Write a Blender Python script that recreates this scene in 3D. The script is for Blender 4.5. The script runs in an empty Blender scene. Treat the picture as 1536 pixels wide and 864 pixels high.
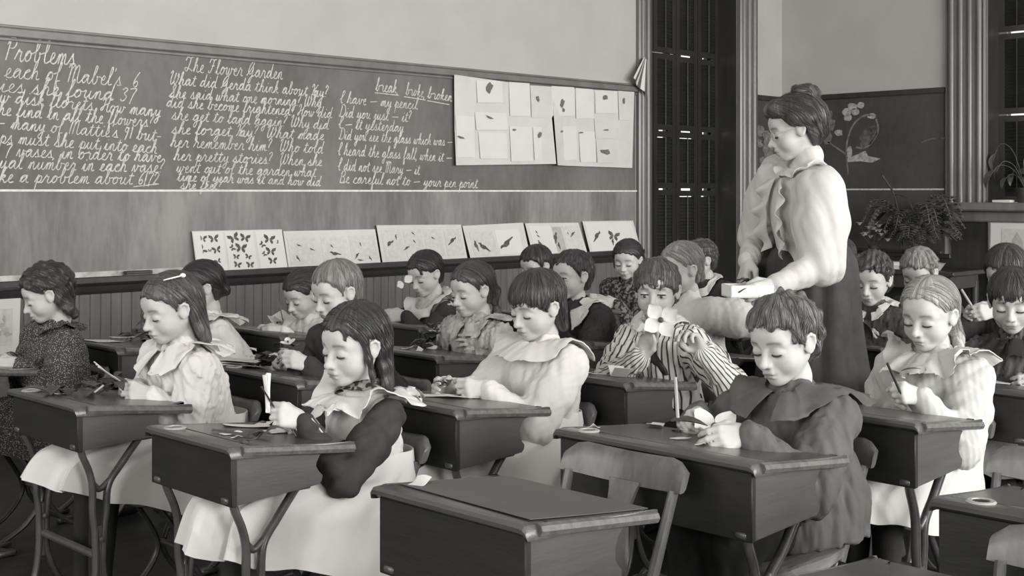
import bpy, bmesh, math, random
import numpy as np
from mathutils import Vector, Matrix

SC = bpy.context.scene
COL = SC.collection
F_PX, CX, HY, CAMH = 1875.0, 768.0, 288.0, 1.22      # focal length in pixels of the 1536x864 frame, horizon row, lens height
ANG = math.atan2(1882, 1875)                          # camera heading measured from the room's X axis

# ---------------------------------------------------------------- camera
cam = bpy.data.cameras.new('camera')
cam.sensor_width = 36.0
cam.lens = F_PX / 1536 * 36.0
cam.shift_y = -(432 - HY) / 1536
cam.clip_start = 0.05
cam_o = bpy.data.objects.new('camera', cam)
COL.objects.link(cam_o)
cam_o.location = (0, 0, CAMH)
cam_o.rotation_euler = (math.pi / 2, 0, ANG - math.pi / 2)
SC.camera = cam_o

# ---------------------------------------------------------------- view, world, daylight
SC.view_settings.view_transform = 'Standard'
SC.view_settings.look = 'None'
SC.view_settings.gamma = 1.0
SC.view_settings.use_curve_mapping = False
SC.view_settings.exposure = -0.27
W = bpy.data.worlds.new('daylight')
SC.world = W
W.use_nodes = True
W.node_tree.nodes['Background'].inputs[0].default_value = (1, .985, .95, 1)
W.node_tree.nodes['Background'].inputs[1].default_value = 1.6

def window_light(name, loc, size, power, rot):
    l = bpy.data.lights.new(name, 'AREA')
    l.shape = 'RECTANGLE'; l.size, l.size_y = size
    l.energy = power; l.color = (1, .99, .968)
    o = bpy.data.objects.new(name, l); COL.objects.link(o)
    o.location = loc; o.rotation_euler = rot
    return o
WIN_X = (0.3, 2.9, 5.5, 8.0)                          # the row of windows in the wall to the right, behind the camera
WIN_P = (350, 400, 330, 280)
for wx, wp in zip(WIN_X, WIN_P):
    window_light('window_daylight', (wx, -4.96, 2.1), (1.7, 2.5), wp, (math.radians(84), 0, 0))
for wy in (1.2, 3.9):
    window_light('window_daylight', (-2.96, wy, 2.0), (1.7, 2.5), 115, (math.radians(84), 0, math.radians(-90)))

# ---------------------------------------------------------------- helpers
def ray(px, py):
    x = (px - CX) / F_PX
    s, c = math.sin(ANG), math.cos(ANG)
    return Vector((s * x + c, -c * x + s, -(py - HY) / F_PX))
CAMP = Vector((0, 0, CAMH))
def onY(px, py, Y):
    r = ray(px, py); return CAMP + r * (Y / r.y)
def onX(px, py, X):
    r = ray(px, py); return CAMP + r * (X / r.x)
def onZ(px, py, Z):
    r = ray(px, py); return CAMP + r * ((Z - CAMH) / r.z)
def onD(px, py, d):
    return CAMP + ray(px, py) * d

def tag(o, label=None, cat=None, group=None, kind=None):
    if label: o['label'] = label
    if cat: o['category'] = cat
    if group: o['group'] = group
    if kind: o['kind'] = kind
    return o
def empty(name, loc, rz=0.0, label=None, cat=None, group=None):
    o = bpy.data.objects.new(name, None); COL.objects.link(o)
    o.empty_display_size = .05
    o.location = loc; o.rotation_euler = (0, 0, rz)
    return tag(o, label, cat, group)
def link(name, me, mat, parent=None, smooth=True, angle=40):
    me.materials.clear()
    if mat: me.materials.append(mat)
    if smooth:
        me.polygons.foreach_set('use_smooth', [True] * len(me.polygons))
        if angle: me.set_sharp_from_angle(angle=math.radians(angle))
    o = bpy.data.objects.new(name, me); COL.objects.link(o)
    if parent: o.parent = parent
    return o
def copy_tree(o, parent=None):
    c = o.copy(); COL.objects.link(c)
    if parent: c.parent = parent
    for ch in list(o.children): copy_tree(ch, c)
    return c

class MB:
    """collects vertices and faces of one mesh"""
    def __init__(s): s.v = []; s.f = []
    def add(s, vs, fs):
        n = len(s.v); s.v += [tuple(v) for v in vs]; s.f += [tuple(i + n for i in f) for f in fs]; return s
    def box(s, a, b, bevel=0.0, M=None, seg=1):
        bm = bmesh.new(); bmesh.ops.create_cube(bm, size=1)
        a, b = Vector(a), Vector(b); c = (a + b) / 2; d = b - a
        for v in bm.verts: v.co = Vector((v.co.x * d.x, v.co.y * d.y, v.co.z * d.z)) + c
        if bevel: bmesh.ops.bevel(bm, geom=bm.edges[:], offset=bevel, segments=seg, affect='EDGES', clamp_overlap=True)
        s._bm(bm, M); return s
    def _bm(s, bm, M=None):
        if M is not None: bm.transform(M)
        bm.verts.ensure_lookup_table(); bm.verts.index_update()
        s.add([v.co.copy() for v in bm.verts], [[v.index for v in f.verts] for f in bm.faces]); bm.free()
    def prism(s, poly, z0, z1, axis='z', bevel=0.0, M=None, seg=1):
        """extrude a 2D outline along an axis; x: (y,z) outline, y: (x,z) outline, z: (x,y) outline"""
        bm = bmesh.new()
        def p(q, h): return {'z': (q[0], q[1], h), 'y': (q[0], h, q[1]), 'x': (h, q[0], q[1])}[axis]
        A = [bm.verts.new(p(q, z0)) for q in poly]; B = [bm.verts.new(p(q, z1)) for q in poly]
        n = len(poly)
        bm.faces.new(A[::-1]); bm.faces.new(B)
        for i in range(n): bm.faces.new((A[i], A[(i + 1) % n], B[(i + 1) % n], B[i]))
        bmesh.ops.recalc_face_normals(bm, faces=bm.faces)
        if bevel:
            rim = [e for e in bm.edges if abs(e.verts[0].index) >= 0 and len({f for f in e.link_faces}) == 2 and any(len(f.verts) == n and n != 4 or f in (bm.faces[:2] if False else ()) for f in e.link_faces)]
            bmesh.ops.bevel(bm, geom=rim or bm.edges[:], offset=bevel, segments=seg, affect='EDGES', clamp_overlap=True)
        s._bm(bm, M); return s
    def tube(s, pts, r, n=8, flat=(1, 1), up=(0, 0, 1), cap=True, M=None):
        pts = [Vector(p) for p in pts]; m = len(pts)
        rs = r if hasattr(r, '__len__') else [r] * m
        T = [(pts[min(i + 1, m - 1)] - pts[max(i - 1, 0)]).normalized() for i in range(m)]
        u = Vector(up); vs = []
        side = T[0].cross(u)
        if side.length < 1e-4: side = T[0].cross(Vector((1, 0, .01)))
        side.normalize()
        for i in range(m):
            side = (side - T[i] * side.dot(T[i])).normalized(); nn = side.cross(T[i])
            for k in range(n):
                a = 2 * math.pi * k / n
                vs.append(pts[i] + side * (math.cos(a) * rs[i] * flat[0]) + nn * (math.sin(a) * rs[i] * flat[1]))
        fs = [(i * n + k, i * n + (k + 1) % n, (i + 1) * n + (k + 1) % n, (i + 1) * n + k) for i in range(m - 1) for k in range(n)]
        if cap: fs += [tuple(range(n))[::-1], tuple((m - 1) * n + k for k in range(n))]
        if M is not None: vs = [M @ v for v in vs]
        return s.add(vs, fs)
    def loft(s, rings, cap=True, closed=True):
        m, n = len(rings), len(rings[0]); vs = [v for r in rings for v in r]
        fs = [(i * n + k, i * n + (k + 1) % n, (i + 1) * n + (k + 1) % n, (i + 1) * n + k) for i in range(m - 1) for k in range(n if closed else n - 1)]
        if cap and closed: fs += [tuple(range(n))[::-1], tuple((m - 1) * n + k for k in range(n))]
        return s.add(vs, fs)
    def lathe(s, prof, c=(0, 0, 0), n=20, M=None):
        """prof: list of (radius, height)"""
        rings = [[Vector((c[0] + r * math.cos(2 * math.pi * k / n), c[1] + r * math.sin(2 * math.pi * k / n), c[2] + h)) for k in range(n)] for r, h in prof]
        if M is not None: rings = [[M @ v for v in r] for r in rings]
        return s.loft(rings)
    def ell(s, c, r, n=14, m=8, M=None):
        prof = [(max(1e-4, math.sin(math.pi * i / m)), -math.cos(math.pi * i / m)) for i in range(m + 1)]
        c = Vector(c); R = M.to_3x3() if M is not None else Matrix.Identity(3)
        rings = [[c + R @ Vector((q * math.cos(2 * math.pi * k / n) * r[0], q * math.sin(2 * math.pi * k / n) * r[1], h * r[2])) for k in range(n)] for q, h in prof]
        return s.loft(rings)
    def mesh(s, name):
        me = bpy.data.meshes.new(name); me.from_pydata(s.v, [], s.f); me.update()
        bm = bmesh.new(); bm.from_mesh(me); bmesh.ops.recalc_face_normals(bm, faces=bm.faces); bm.to_mesh(me); bm.free()
        return me
    def build(s, name, mat, parent=None, smooth=True, angle=40):
        return link(name, s.mesh(name), mat, parent, smooth, angle)

def spline(P, n=8):
    """Catmull-Rom through the points"""
    P = [Vector(p) for p in P]
    if len(P) < 3:
        return P
    Q = [P[0] * 2 - P[1]] + P + [P[-1] * 2 - P[-2]]; out = []
    for i in range(1, len(Q) - 2):
        a, b, c, d = Q[i - 1:i + 3]
        for k in range(n):
            t = k / n
            out.append(.5 * ((2 * b) + (c - a) * t + (2 * a - 5 * b + 4 * c - d) * t * t + (3 * b - a - 3 * c + d) * t ** 3))
    out.append(P[-1]); return out

# ---------------------------------------------------------------- materials
TINT = (1.0, .982, .955)
def g3(g): return (g * TINT[0], g * TINT[1], g * TINT[2], 1)
MATS = {}
def mat(name, g, rough=.6, spec=.3, var=0.0, scale=8.0, stretch=(1, 1, 1), bump=0.0, bscale=40.0, bdist=.004, kind='noise', sheen=0.0, coat=0.0, g2=None, attr=None):
    """principled surface; var mixes a darker and lighter tone of the same stuff by procedural noise, bump adds grain or weave"""
    if name in MATS: return MATS[name]
    m = bpy.data.materials.new(name); m.use_nodes = True; nt = m.node_tree; N = nt.nodes; Lk = nt.links
    b = N['Principled BSDF']
    b.inputs['Roughness'].default_value = rough
    b.inputs['Specular IOR Level'].default_value = spec
    b.inputs['Base Color'].default_value = g3(g)
    if sheen: b.inputs['Sheen Weight'].default_value = sheen
    if coat: b.inputs['Coat Weight'].default_value = coat; b.inputs['Coat Roughness'].default_value = .25
    tc = N.new('ShaderNodeTexCoord'); mp = N.new('ShaderNodeMapping'); mp.inputs['Scale'].default_value = stretch
    Lk.new(tc.outputs['Object'], mp.inputs['Vector'])
    col = None
    if var or g2 is not None:
        nz = N.new('ShaderNodeTexNoise'); nz.inputs['Scale'].default_value = scale; nz.inputs['Detail'].default_value = 5; nz.inputs['Roughness'].default_value = .6
        Lk.new(mp.outputs[0], nz.inputs['Vector'])
        cr = N.new('ShaderNodeValToRGB'); cr.color_ramp.elements[0].position = .3; cr.color_ramp.elements[1].position = .7
        lo, hi = (g * (1 - var), g * (1 + var)) if g2 is None else (g, g2)
        cr.color_ramp.elements[0].color = g3(lo); cr.color_ramp.elements[1].color = g3(hi)
        Lk.new(nz.outputs['Fac'], cr.inputs['Fac']); col = cr.outputs[0]
    if attr:
        at = N.new('ShaderNodeAttribute'); at.attribute_name = attr
        mx = N.new('ShaderNodeMix'); mx.data_type = 'RGBA'; mx.blend_type = 'MULTIPLY'; mx.inputs[0].default_value = 1
        if col is not None: Lk.new(col, mx.inputs[6])
        else: mx.inputs[6].default_value = g3(g)
        Lk.new(at.outputs['Color'], mx.inputs[7]); col = mx.outputs[2]
    if col is not None: Lk.new(col, b.inputs['Base Color'])
    if bump:
        n2 = N.new('ShaderNodeTexNoise'); n2.inputs['Scale'].default_value = bscale; n2.inputs['Detail'].default_value = 4
        Lk.new(mp.outputs[0], n2.inputs['Vector'])
        bp = N.new('ShaderNodeBump'); bp.inputs['Strength'].default_value = bump; bp.inputs['Distance'].default_value = bdist
        Lk.new(n2.outputs['Fac'], bp.inputs['Height']); Lk.new(bp.outputs[0], b.inputs['Normal'])
    MATS[name] = m
    return m
# ================================================================ the room
YW, XB = 6.06, 9.36                                   # left wall plane, back wall plane
X0, Y0, ZC = -3.0, -5.0, 3.75                         # front wall, right wall, ceiling
M_wall = mat('plaster', .44, .9, .1, var=.05, scale=3, bump=.15, bscale=60)
M_ceil = mat('ceiling_plaster', .72, .9, .1, var=.03, scale=3)
M_floor = mat('oiled_floor_boards', .022, .5, .3, var=.45, scale=5, stretch=(.6, 9, 1), bump=.25, bscale=14)
M_wain = mat('wainscot_paint', .12, .5, .35, var=.15, scale=4, stretch=(6, 6, 1), bump=.1)
M_trim = mat('varnished_trim', .16, .28, .5, var=.2, scale=3, stretch=(4, 4, .6))
M_trimd = mat('dark_varnished_trim', .035, .35, .45, var=.25, scale=4, stretch=(5, 5, .8))
M_shut = mat('dark_shutter', .022, .45, .4, var=.2, scale=5)

def struct(name, mb, m, smooth=False):
    return tag(mb.build(name, m, None, smooth), kind='structure')
struct('floor', MB().box((X0 - .2, Y0 - .2, -.1), (XB + .2, YW + .2, 0)), M_floor)
struct('ceiling', MB().box((X0 - .2, Y0 - .2, ZC), (XB + .2, YW + .2, ZC + .1)), M_ceil)
# left wall with one opening (window_1), back wall with one opening (window_2)
w1a, w1b, w1z0, w1z1 = 7.52, 8.68, .42, 3.15
T = .34
wl = MB().box((X0, YW, 0), (w1a, YW + T, ZC)).box((w1b, YW, 0), (XB + T, YW + T, ZC)).box((w1a, YW, 0), (w1b, YW + T, w1z0)).box((w1a, YW, w1z1), (w1b, YW + T, ZC))
struct('wall_left', wl, M_wall)
w2a, w2b, w2z0, w2z1 = 2.75, 4.22, 1.12, 3.15
wb = MB().box((XB, Y0, 0), (XB + T, w2a, ZC)).box((XB, w2b, 0), (XB + T, YW, ZC)).box((XB, w2a, 0), (XB + T, w2b, w2z0)).box((XB, w2a, w2z1), (XB + T, w2b, ZC))
struct('wall_back', wb, M_wall)
# right wall and front wall, each with the openings its daylight comes through
def holed(axis, at, lo, hi, holes, z0=.85, z1=3.15):
    mb = MB(); a = lo
    def bx(u0, u1, h0, h1):
        if axis == 'x': mb.box((u0, at - .25, h0), (u1, at, h1))
        else: mb.box((at - .25, u0, h0), (at, u1, h1))
    for c in holes:
        bx(a, c - .75, 0, ZC); bx(c - .75, c + .75, 0, z0); bx(c - .75, c + .75, z1, ZC); a = c + .75
    bx(a, hi, 0, ZC); return mb
struct('wall_right', holed('x', Y0, X0, XB, WIN_X), M_wall)
struct('wall_front', holed('y', X0, Y0, YW, (1.2, 3.9)), M_wall)

# wainscot of narrow vertical boards under the blackboard
mb = MB(); bw = .0575; x = X0
while x < w1a - .16:
    x2 = min(x + bw - .004, w1a - .15)
    mb.box((x, YW - .022, 0), (x2, YW + .001, .70), .004)
    x += bw
mb.box((X0, YW - .016, 0), (w1a - .15, YW + .002, .70))
struct('trim_wainscot', mb, M_wain)
struct('baseboard_left', MB().prism([(0, 0), (-.035, 0), (-.035, .15), (-.022, .18), (0, .18)], X0, w1a - .15, 'x', M=Matrix.Translation((0, YW - .02, 0))), M_trimd)

# fluted window casings
def casing(u0, u1, z0, z1, plane, along, name, flutes=3, depth=.05, mt=None):
    """a vertical casing board with raised beads; along 'x' for the left wall, 'y' for the back wall"""
    w = abs(u1 - u0); lo = min(u0, u1); prof = [(0, 0), (0, depth * .6)]
    n = flutes; cell = (w - .03) / n
    prof.append((.015, depth * .75))
    for i in range(n):
        c0 = .015 + i * cell
        for k in range(7):
            a = math.pi * k / 6
            prof.append((c0 + cell * (.5 - .32 * math.cos(a)), depth * (.55 + .45 * math.sin(a))))
        prof.append((c0 + cell * .9, depth * .5)); prof.append((c0 + cell * .98, depth * .5))
    prof += [(w - .012, depth * .75), (w, depth * .6), (w, 0)]
    mb = MB()
    if along == 'x': mb.prism([(lo + u, plane - d) for u, d in prof], z0, z1, 'z')
    else: mb.prism([(plane - d, lo + u) for u, d in prof], z0, z1, 'z')
    return struct(name, mb, mt or M_trim, True)
casing(7.365, w1a, 0, w1z1 + .1, YW, 'x', 'trim_1', 2)
casing(w1b, 8.935, 0, w1z1 + .1, YW, 'x', 'trim_2', 3, .06)
casing(w2b, 4.545, 1.14, w2z1 + .1, XB, 'y', 'trim_3', 4, .06)
struct('trim_4', MB().box((w1b - .004, YW + .002, w1z0), (w1b + .003, YW + .20, w1z1)).box((w1a - .003, YW + .002, w1z0), (w1a + .004, YW + .20, w1z1)), M_trimd)
struct('trim_5', MB().box((w1a, YW - .012, 0), (w1b, YW + .0, w1z0)).box((w1a + .12, YW - .03, .12), (w1b - .12, YW - .01, w1z0 - .1), .01).box((w1a - .02, YW - .07, w1z0 - .02), (w1b + .02, YW + .2, w1z0 + .02), .008), M_trimd)
struct('trim_6', MB().box((XB + .002, w2b - .004, w2z0), (XB + .2, w2b + .003, w2z1)).box((XB + .002, w2a - .003, w2z0), (XB + .2, w2a + .004, w2z1)), M_trimd)
struct('trim_7', MB().box((XB - .16, w2a - .35, 1.075), (XB + .2, 4.56, 1.14), .012).box((XB - .07, w2a - .3, .99), (XB, 4.5, 1.075), .01), M_trim)
struct('trim_8', MB().box((XB - .03, 2.2, 0), (XB, 4.5, .99)), M_trimd)
struct('trim_9', MB().box((XB - .03, 4.5, 0), (XB - .001, YW - .005, .715)).box((XB - .05, 4.5, .70), (XB - .001, YW - .005, .735), .004), M_trimd)
struct('trim_10', MB().box((8.935, YW - .03, 0), (XB - .05, YW - .001, .715)).box((8.935, YW - .05, .70), (XB - .05, YW - .001, .735), .004), M_trimd)
struct('baseboard_back', MB().box((XB - .03, Y0, 0), (XB + .001, 2.2, .18), .006), M_trimd)

# windows: sash with panes outside, louvred inside shutters in front of them
M_glass = bpy.data.materials.new('window_glass'); M_glass.use_nodes = True
_b = M_glass.node_tree.nodes['Principled BSDF']; _b.inputs['Transmission Weight'].default_value = 1; _b.inputs['Roughness'].default_value = .0; _b.inputs['IOR'].default_value = 1.1; _b.inputs['Base Color'].default_value = (.95, .95, .93, 1)
def window(name, along, plane, a, b, z0, z1, tiers, leaves, gaps):
    e = empty(name, ((a + b) / 2, plane, z0) if along == 'x' else (plane, (a + b) / 2, z0)); tag(e, kind='structure')
    off = Vector(e.location)
    def P(u, d, z): return (Vector((u, plane + d, z)) if along == 'x' else Vector((plane + d, u, z))) - off
    def bx(mb, u0, u1, d0, d1, h0, h1, bev=0):
        p, q = P(u0, d0, h0), P(u1, d1, h1)
        mb.box([min(s, t) for s, t in zip(p, q)], [max(s, t) for s, t in zip(p, q)], bev)
    sash = MB()
    for u in (a, (a + b) / 2 - .025, b - .05): bx(sash, u, u + .05, .265, .305, z0, z1)
    for z in (z0, (z0 + z1) / 2, z1 - .06): bx(sash, a + .001, b - .001, .267, .303, z, z + .06)
    sash.build('sash', M_trimd, e, False)
    pane = MB(); bx(pane, a, b, .283, .289, z0, z1); pane.build('pane', M_glass, e, False)
    lw = (b - a) / leaves
    for i in range(leaves):
        u0 = a + i * lw + .003; u1 = a + (i + 1) * lw - .003
        for t in range(len(tiers) - 1):
            h0 = tiers[t] + .003; h1 = tiers[t + 1] - .003 - gaps.get((i, t), 0)
            fr = MB(); s = .045
            bx(fr, u0, u0 + s, .185, .215, h0, h1); bx(fr, u1 - s, u1, .185, .215, h0, h1)
            bx(fr, u0 + s, u1 - s, .186, .214, h0, h0 + s); bx(fr, u0 + s, u1 - s, .186, .214, h1 - s, h1)
            leaf = fr.build('shutter_leaf', M_shut if name == 'window_1' else M_trimd, e, False)
            if gaps.get((i, t)):
                for ua, ub in ((u0 - .004, u0 + lw * .22), (u1 - lw * .22, u1 + .004)): bx(fr2 := MB(), ua, ub, .186, .214, h1, tiers[t + 1] + .004); fr2.build('gap_filler', M_shut if name == 'window_1' else M_trim, leaf, False)  # filler blocks added at the gap ends to shorten the bright daylight slit
            lv = MB(); z = h0 + s + .006
            while z < h1 - s - .012:
                q = [(-.014, .015), (-.011, .019), (.014, -.015), (.011, -.019)] if z > 1.2 else [(-.014, -.015), (-.011, -.019), (.014, .015), (.011, .019)]
                pts = [P(u0 + s, .2 + d, z + .012 + h) for d, h in q] + [P(u1 - s, .2 + d, z + .012 + h) for d, h in q]
                lv.add(pts, [(0, 1, 2, 3), (7, 6, 5, 4), (0, 4, 5, 1), (1, 5, 6, 2), (2, 6, 7, 3), (3, 7, 4, 0)])
                z += .027
            rod = P((u0 + u1) / 2, .178, h0 + s); rod2 = P((u0 + u1) / 2, .178, h1 - s)
            lv.tube([rod, rod2], .005, 6)
            lv.build('louvres', M_shut, leaf, False)
    return e
zt = lambda y, d: CAMH - (y - HY) / F_PX * d
t1 = [w1z0, zt(283, 10.0), zt(195, 10.0), zt(79, 10.0), w1z1]
window('window_1', 'x', YW, w1a, w1b, w1z0 + .0, w1z1, t1, 4, {(1, 0): .007, (2, 0): .012, (3, 0): .011, (1, 1): .005, (2, 1): .006, (3, 1): .013, (2, 2): .009, (3, 2): .008})
t2 = [w2z0 + .02, zt(170, 9.55), zt(45, 9.55), w2z1]
window('window_2', 'y', XB, w2a, w2b, w2z0 + .02, w2z1, t2, 5, {(4, 0): .008, (4, 1): .009, (3, 0): .005})

# ---------------------------------------------------------------- blackboards
def slate_mat(name, g, g2, sx):
    m = bpy.data.materials.new(name); m.use_nodes = True; nt = m.node_tree; N = nt.nodes; L = nt.links; b = N['Principled BSDF']
    b.inputs['Roughness'].default_value = .75; b.inputs['Specular IOR Level'].default_value = .25
    tc = N.new('ShaderNodeTexCoord')
    mp = N.new('ShaderNodeMapping'); mp.inputs['Scale'].default_value = sx; L.new(tc.outputs['Object'], mp.inputs[0])
    n1 = N.new('ShaderNodeTexNoise'); n1.inputs['Scale'].default_value = 2.2; n1.inputs['Detail'].default_value = 6; L.new(mp.outputs[0], n1.inputs['Vector'])
    n2 = N.new('ShaderNodeTexNoise'); n2.inputs['Scale'].default_value = 26; n2.inputs['Detail'].default_value = 3; L.new(mp.outputs[0], n2.inputs['Vector'])
    ad = N.new('ShaderNodeMath'); ad.operation = 'MULTIPLY_ADD'; ad.inputs[1].default_value = .35; L.new(n2.outputs['Fac'], ad.inputs[0]); L.new(n1.outputs['Fac'], ad.inputs[2])
    cr = N.new('ShaderNodeValToRGB'); cr.color_ramp.elements[0].position = .45; cr.color_ramp.elements[1].position = .9
    cr.color_ramp.elements[0].color = g3(g); cr.color_ramp.elements[1].color = g3(g2); L.new(ad.outputs[0], cr.inputs[0]); L.new(cr.outputs[0], b.inputs['Base Color'])
    return m
M_slate = slate_mat('chalky_slate', .11, .19, (1, 1, .45))
M_slate2 = slate_mat('smeared_slate', .13, .28, (1.6, 1, .35))
M_slated = slate_mat('dark_slate', .050, .085, (1, 1, .6))
M_chalk = mat('chalk', .52, .95, .05, var=.35, scale=60)
M_chalkb = mat('heavy_chalk', .66, .95, .05, var=.15, scale=40)
M_chalkf = mat('faint_chalk', .17, .95, .05, var=.5, scale=30)

board = empty('blackboard', (3.0, YW, .70), 0, 'long slate blackboard covered in chalk writing on the left wall', 'blackboard')
bo = Vector((3.0, YW, .70))
def bbox_on(mb, x0, x1, d0, d1, z0, z1, bev=0): return mb.box(Vector((x0, YW - d1, z0)) - bo, Vector((x1, YW - d0, z1)) - bo, bev)
bx1 = 7.345
bbox_on(MB(), X0 + .05, bx1, 0, .012, 1.228, 1.975).build('slate', M_slate, board, False)
bbox_on(MB(), X0 + .05, bx1, 0, .012, .77, 1.228).build('slate', M_slate2, board, False)
tr = MB(); bbox_on(tr, X0 + .05, 7.36, 0, .03, 1.975, 2.02, .006); bbox_on(tr, X0 + .05, 7.36, 0, .022, 2.02, 2.035, .004); bbox_on(tr, X0 + .05, 7.36, .0, .02, 1.955, 1.972, .004)
tr.build('top_moulding', mat('board_moulding', .16, .4, .4, var=.2), board)
bbox_on(MB(), X0 + .05, 7.36, .012, .016, 1.222, 1.233).build('chalk_line', M_chalkb, board, False)
rl = MB().prism([(0, .775), (-.075, .775), (-.085, .79), (-.093, .785), (-.093, .76), (-.07, .745), (-.05, .74), (-.045, .715), (-.03, .70), (0, .69)], X0 + .05, 7.36, 'x', M=Matrix.Translation((0, YW, 0)) @ Matrix.Translation((0, 0, 0)))
rl.v = [tuple(Vector(v) - bo) for v in rl.v]
rl.build('chalk_rail', M_trimd, board)
bbox_on(bbox_on(MB(), X0 + .05, 4.0, .0115, .0128, .779, .812), X0 + .05, 4.1, .012, .07, .7755, .779).build('chalk_dust', mat('chalk_dust', .42, .95, .05, var=.4, scale=12), board, False)

# the strip of board beyond the window and the board on the back wall
b2 = empty('blackboard', (9.1, YW, .7), 0, 'narrow slate strip between the window casing and the corner', 'blackboard')
MB().box((-.16, -.012, .05), (.245, -.001, 1.30)).build('slate', M_slated, b2, False)
MB().box((-.16, -.028, 1.30), (.228, -.001, 1.345), .005).build('top_moulding', M_trimd, b2)
b3 = empty('blackboard', (XB, 5.3, .7), 0, 'dark slate board with a chalk orchid on the back wall', 'blackboard')
b3o = Vector((XB, 5.3, .7))
MB().box((-.012, -.735, .05), (0, .745, 1.30)).build('slate', M_slated, b3, False)
MB().box((-.03, -.745, 1.30), (0, .745, 1.345), .005).build('top_moulding', M_trimd, b3)
MB().box((-.016, -.735, .535), (-.011, .745, .548)).build('chalk_line', M_chalk, b3, False)
MB().box((-.07, -.735, .03), (0, .745, .06), .006).build('chalk_rail', M_trimd, b3)

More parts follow.
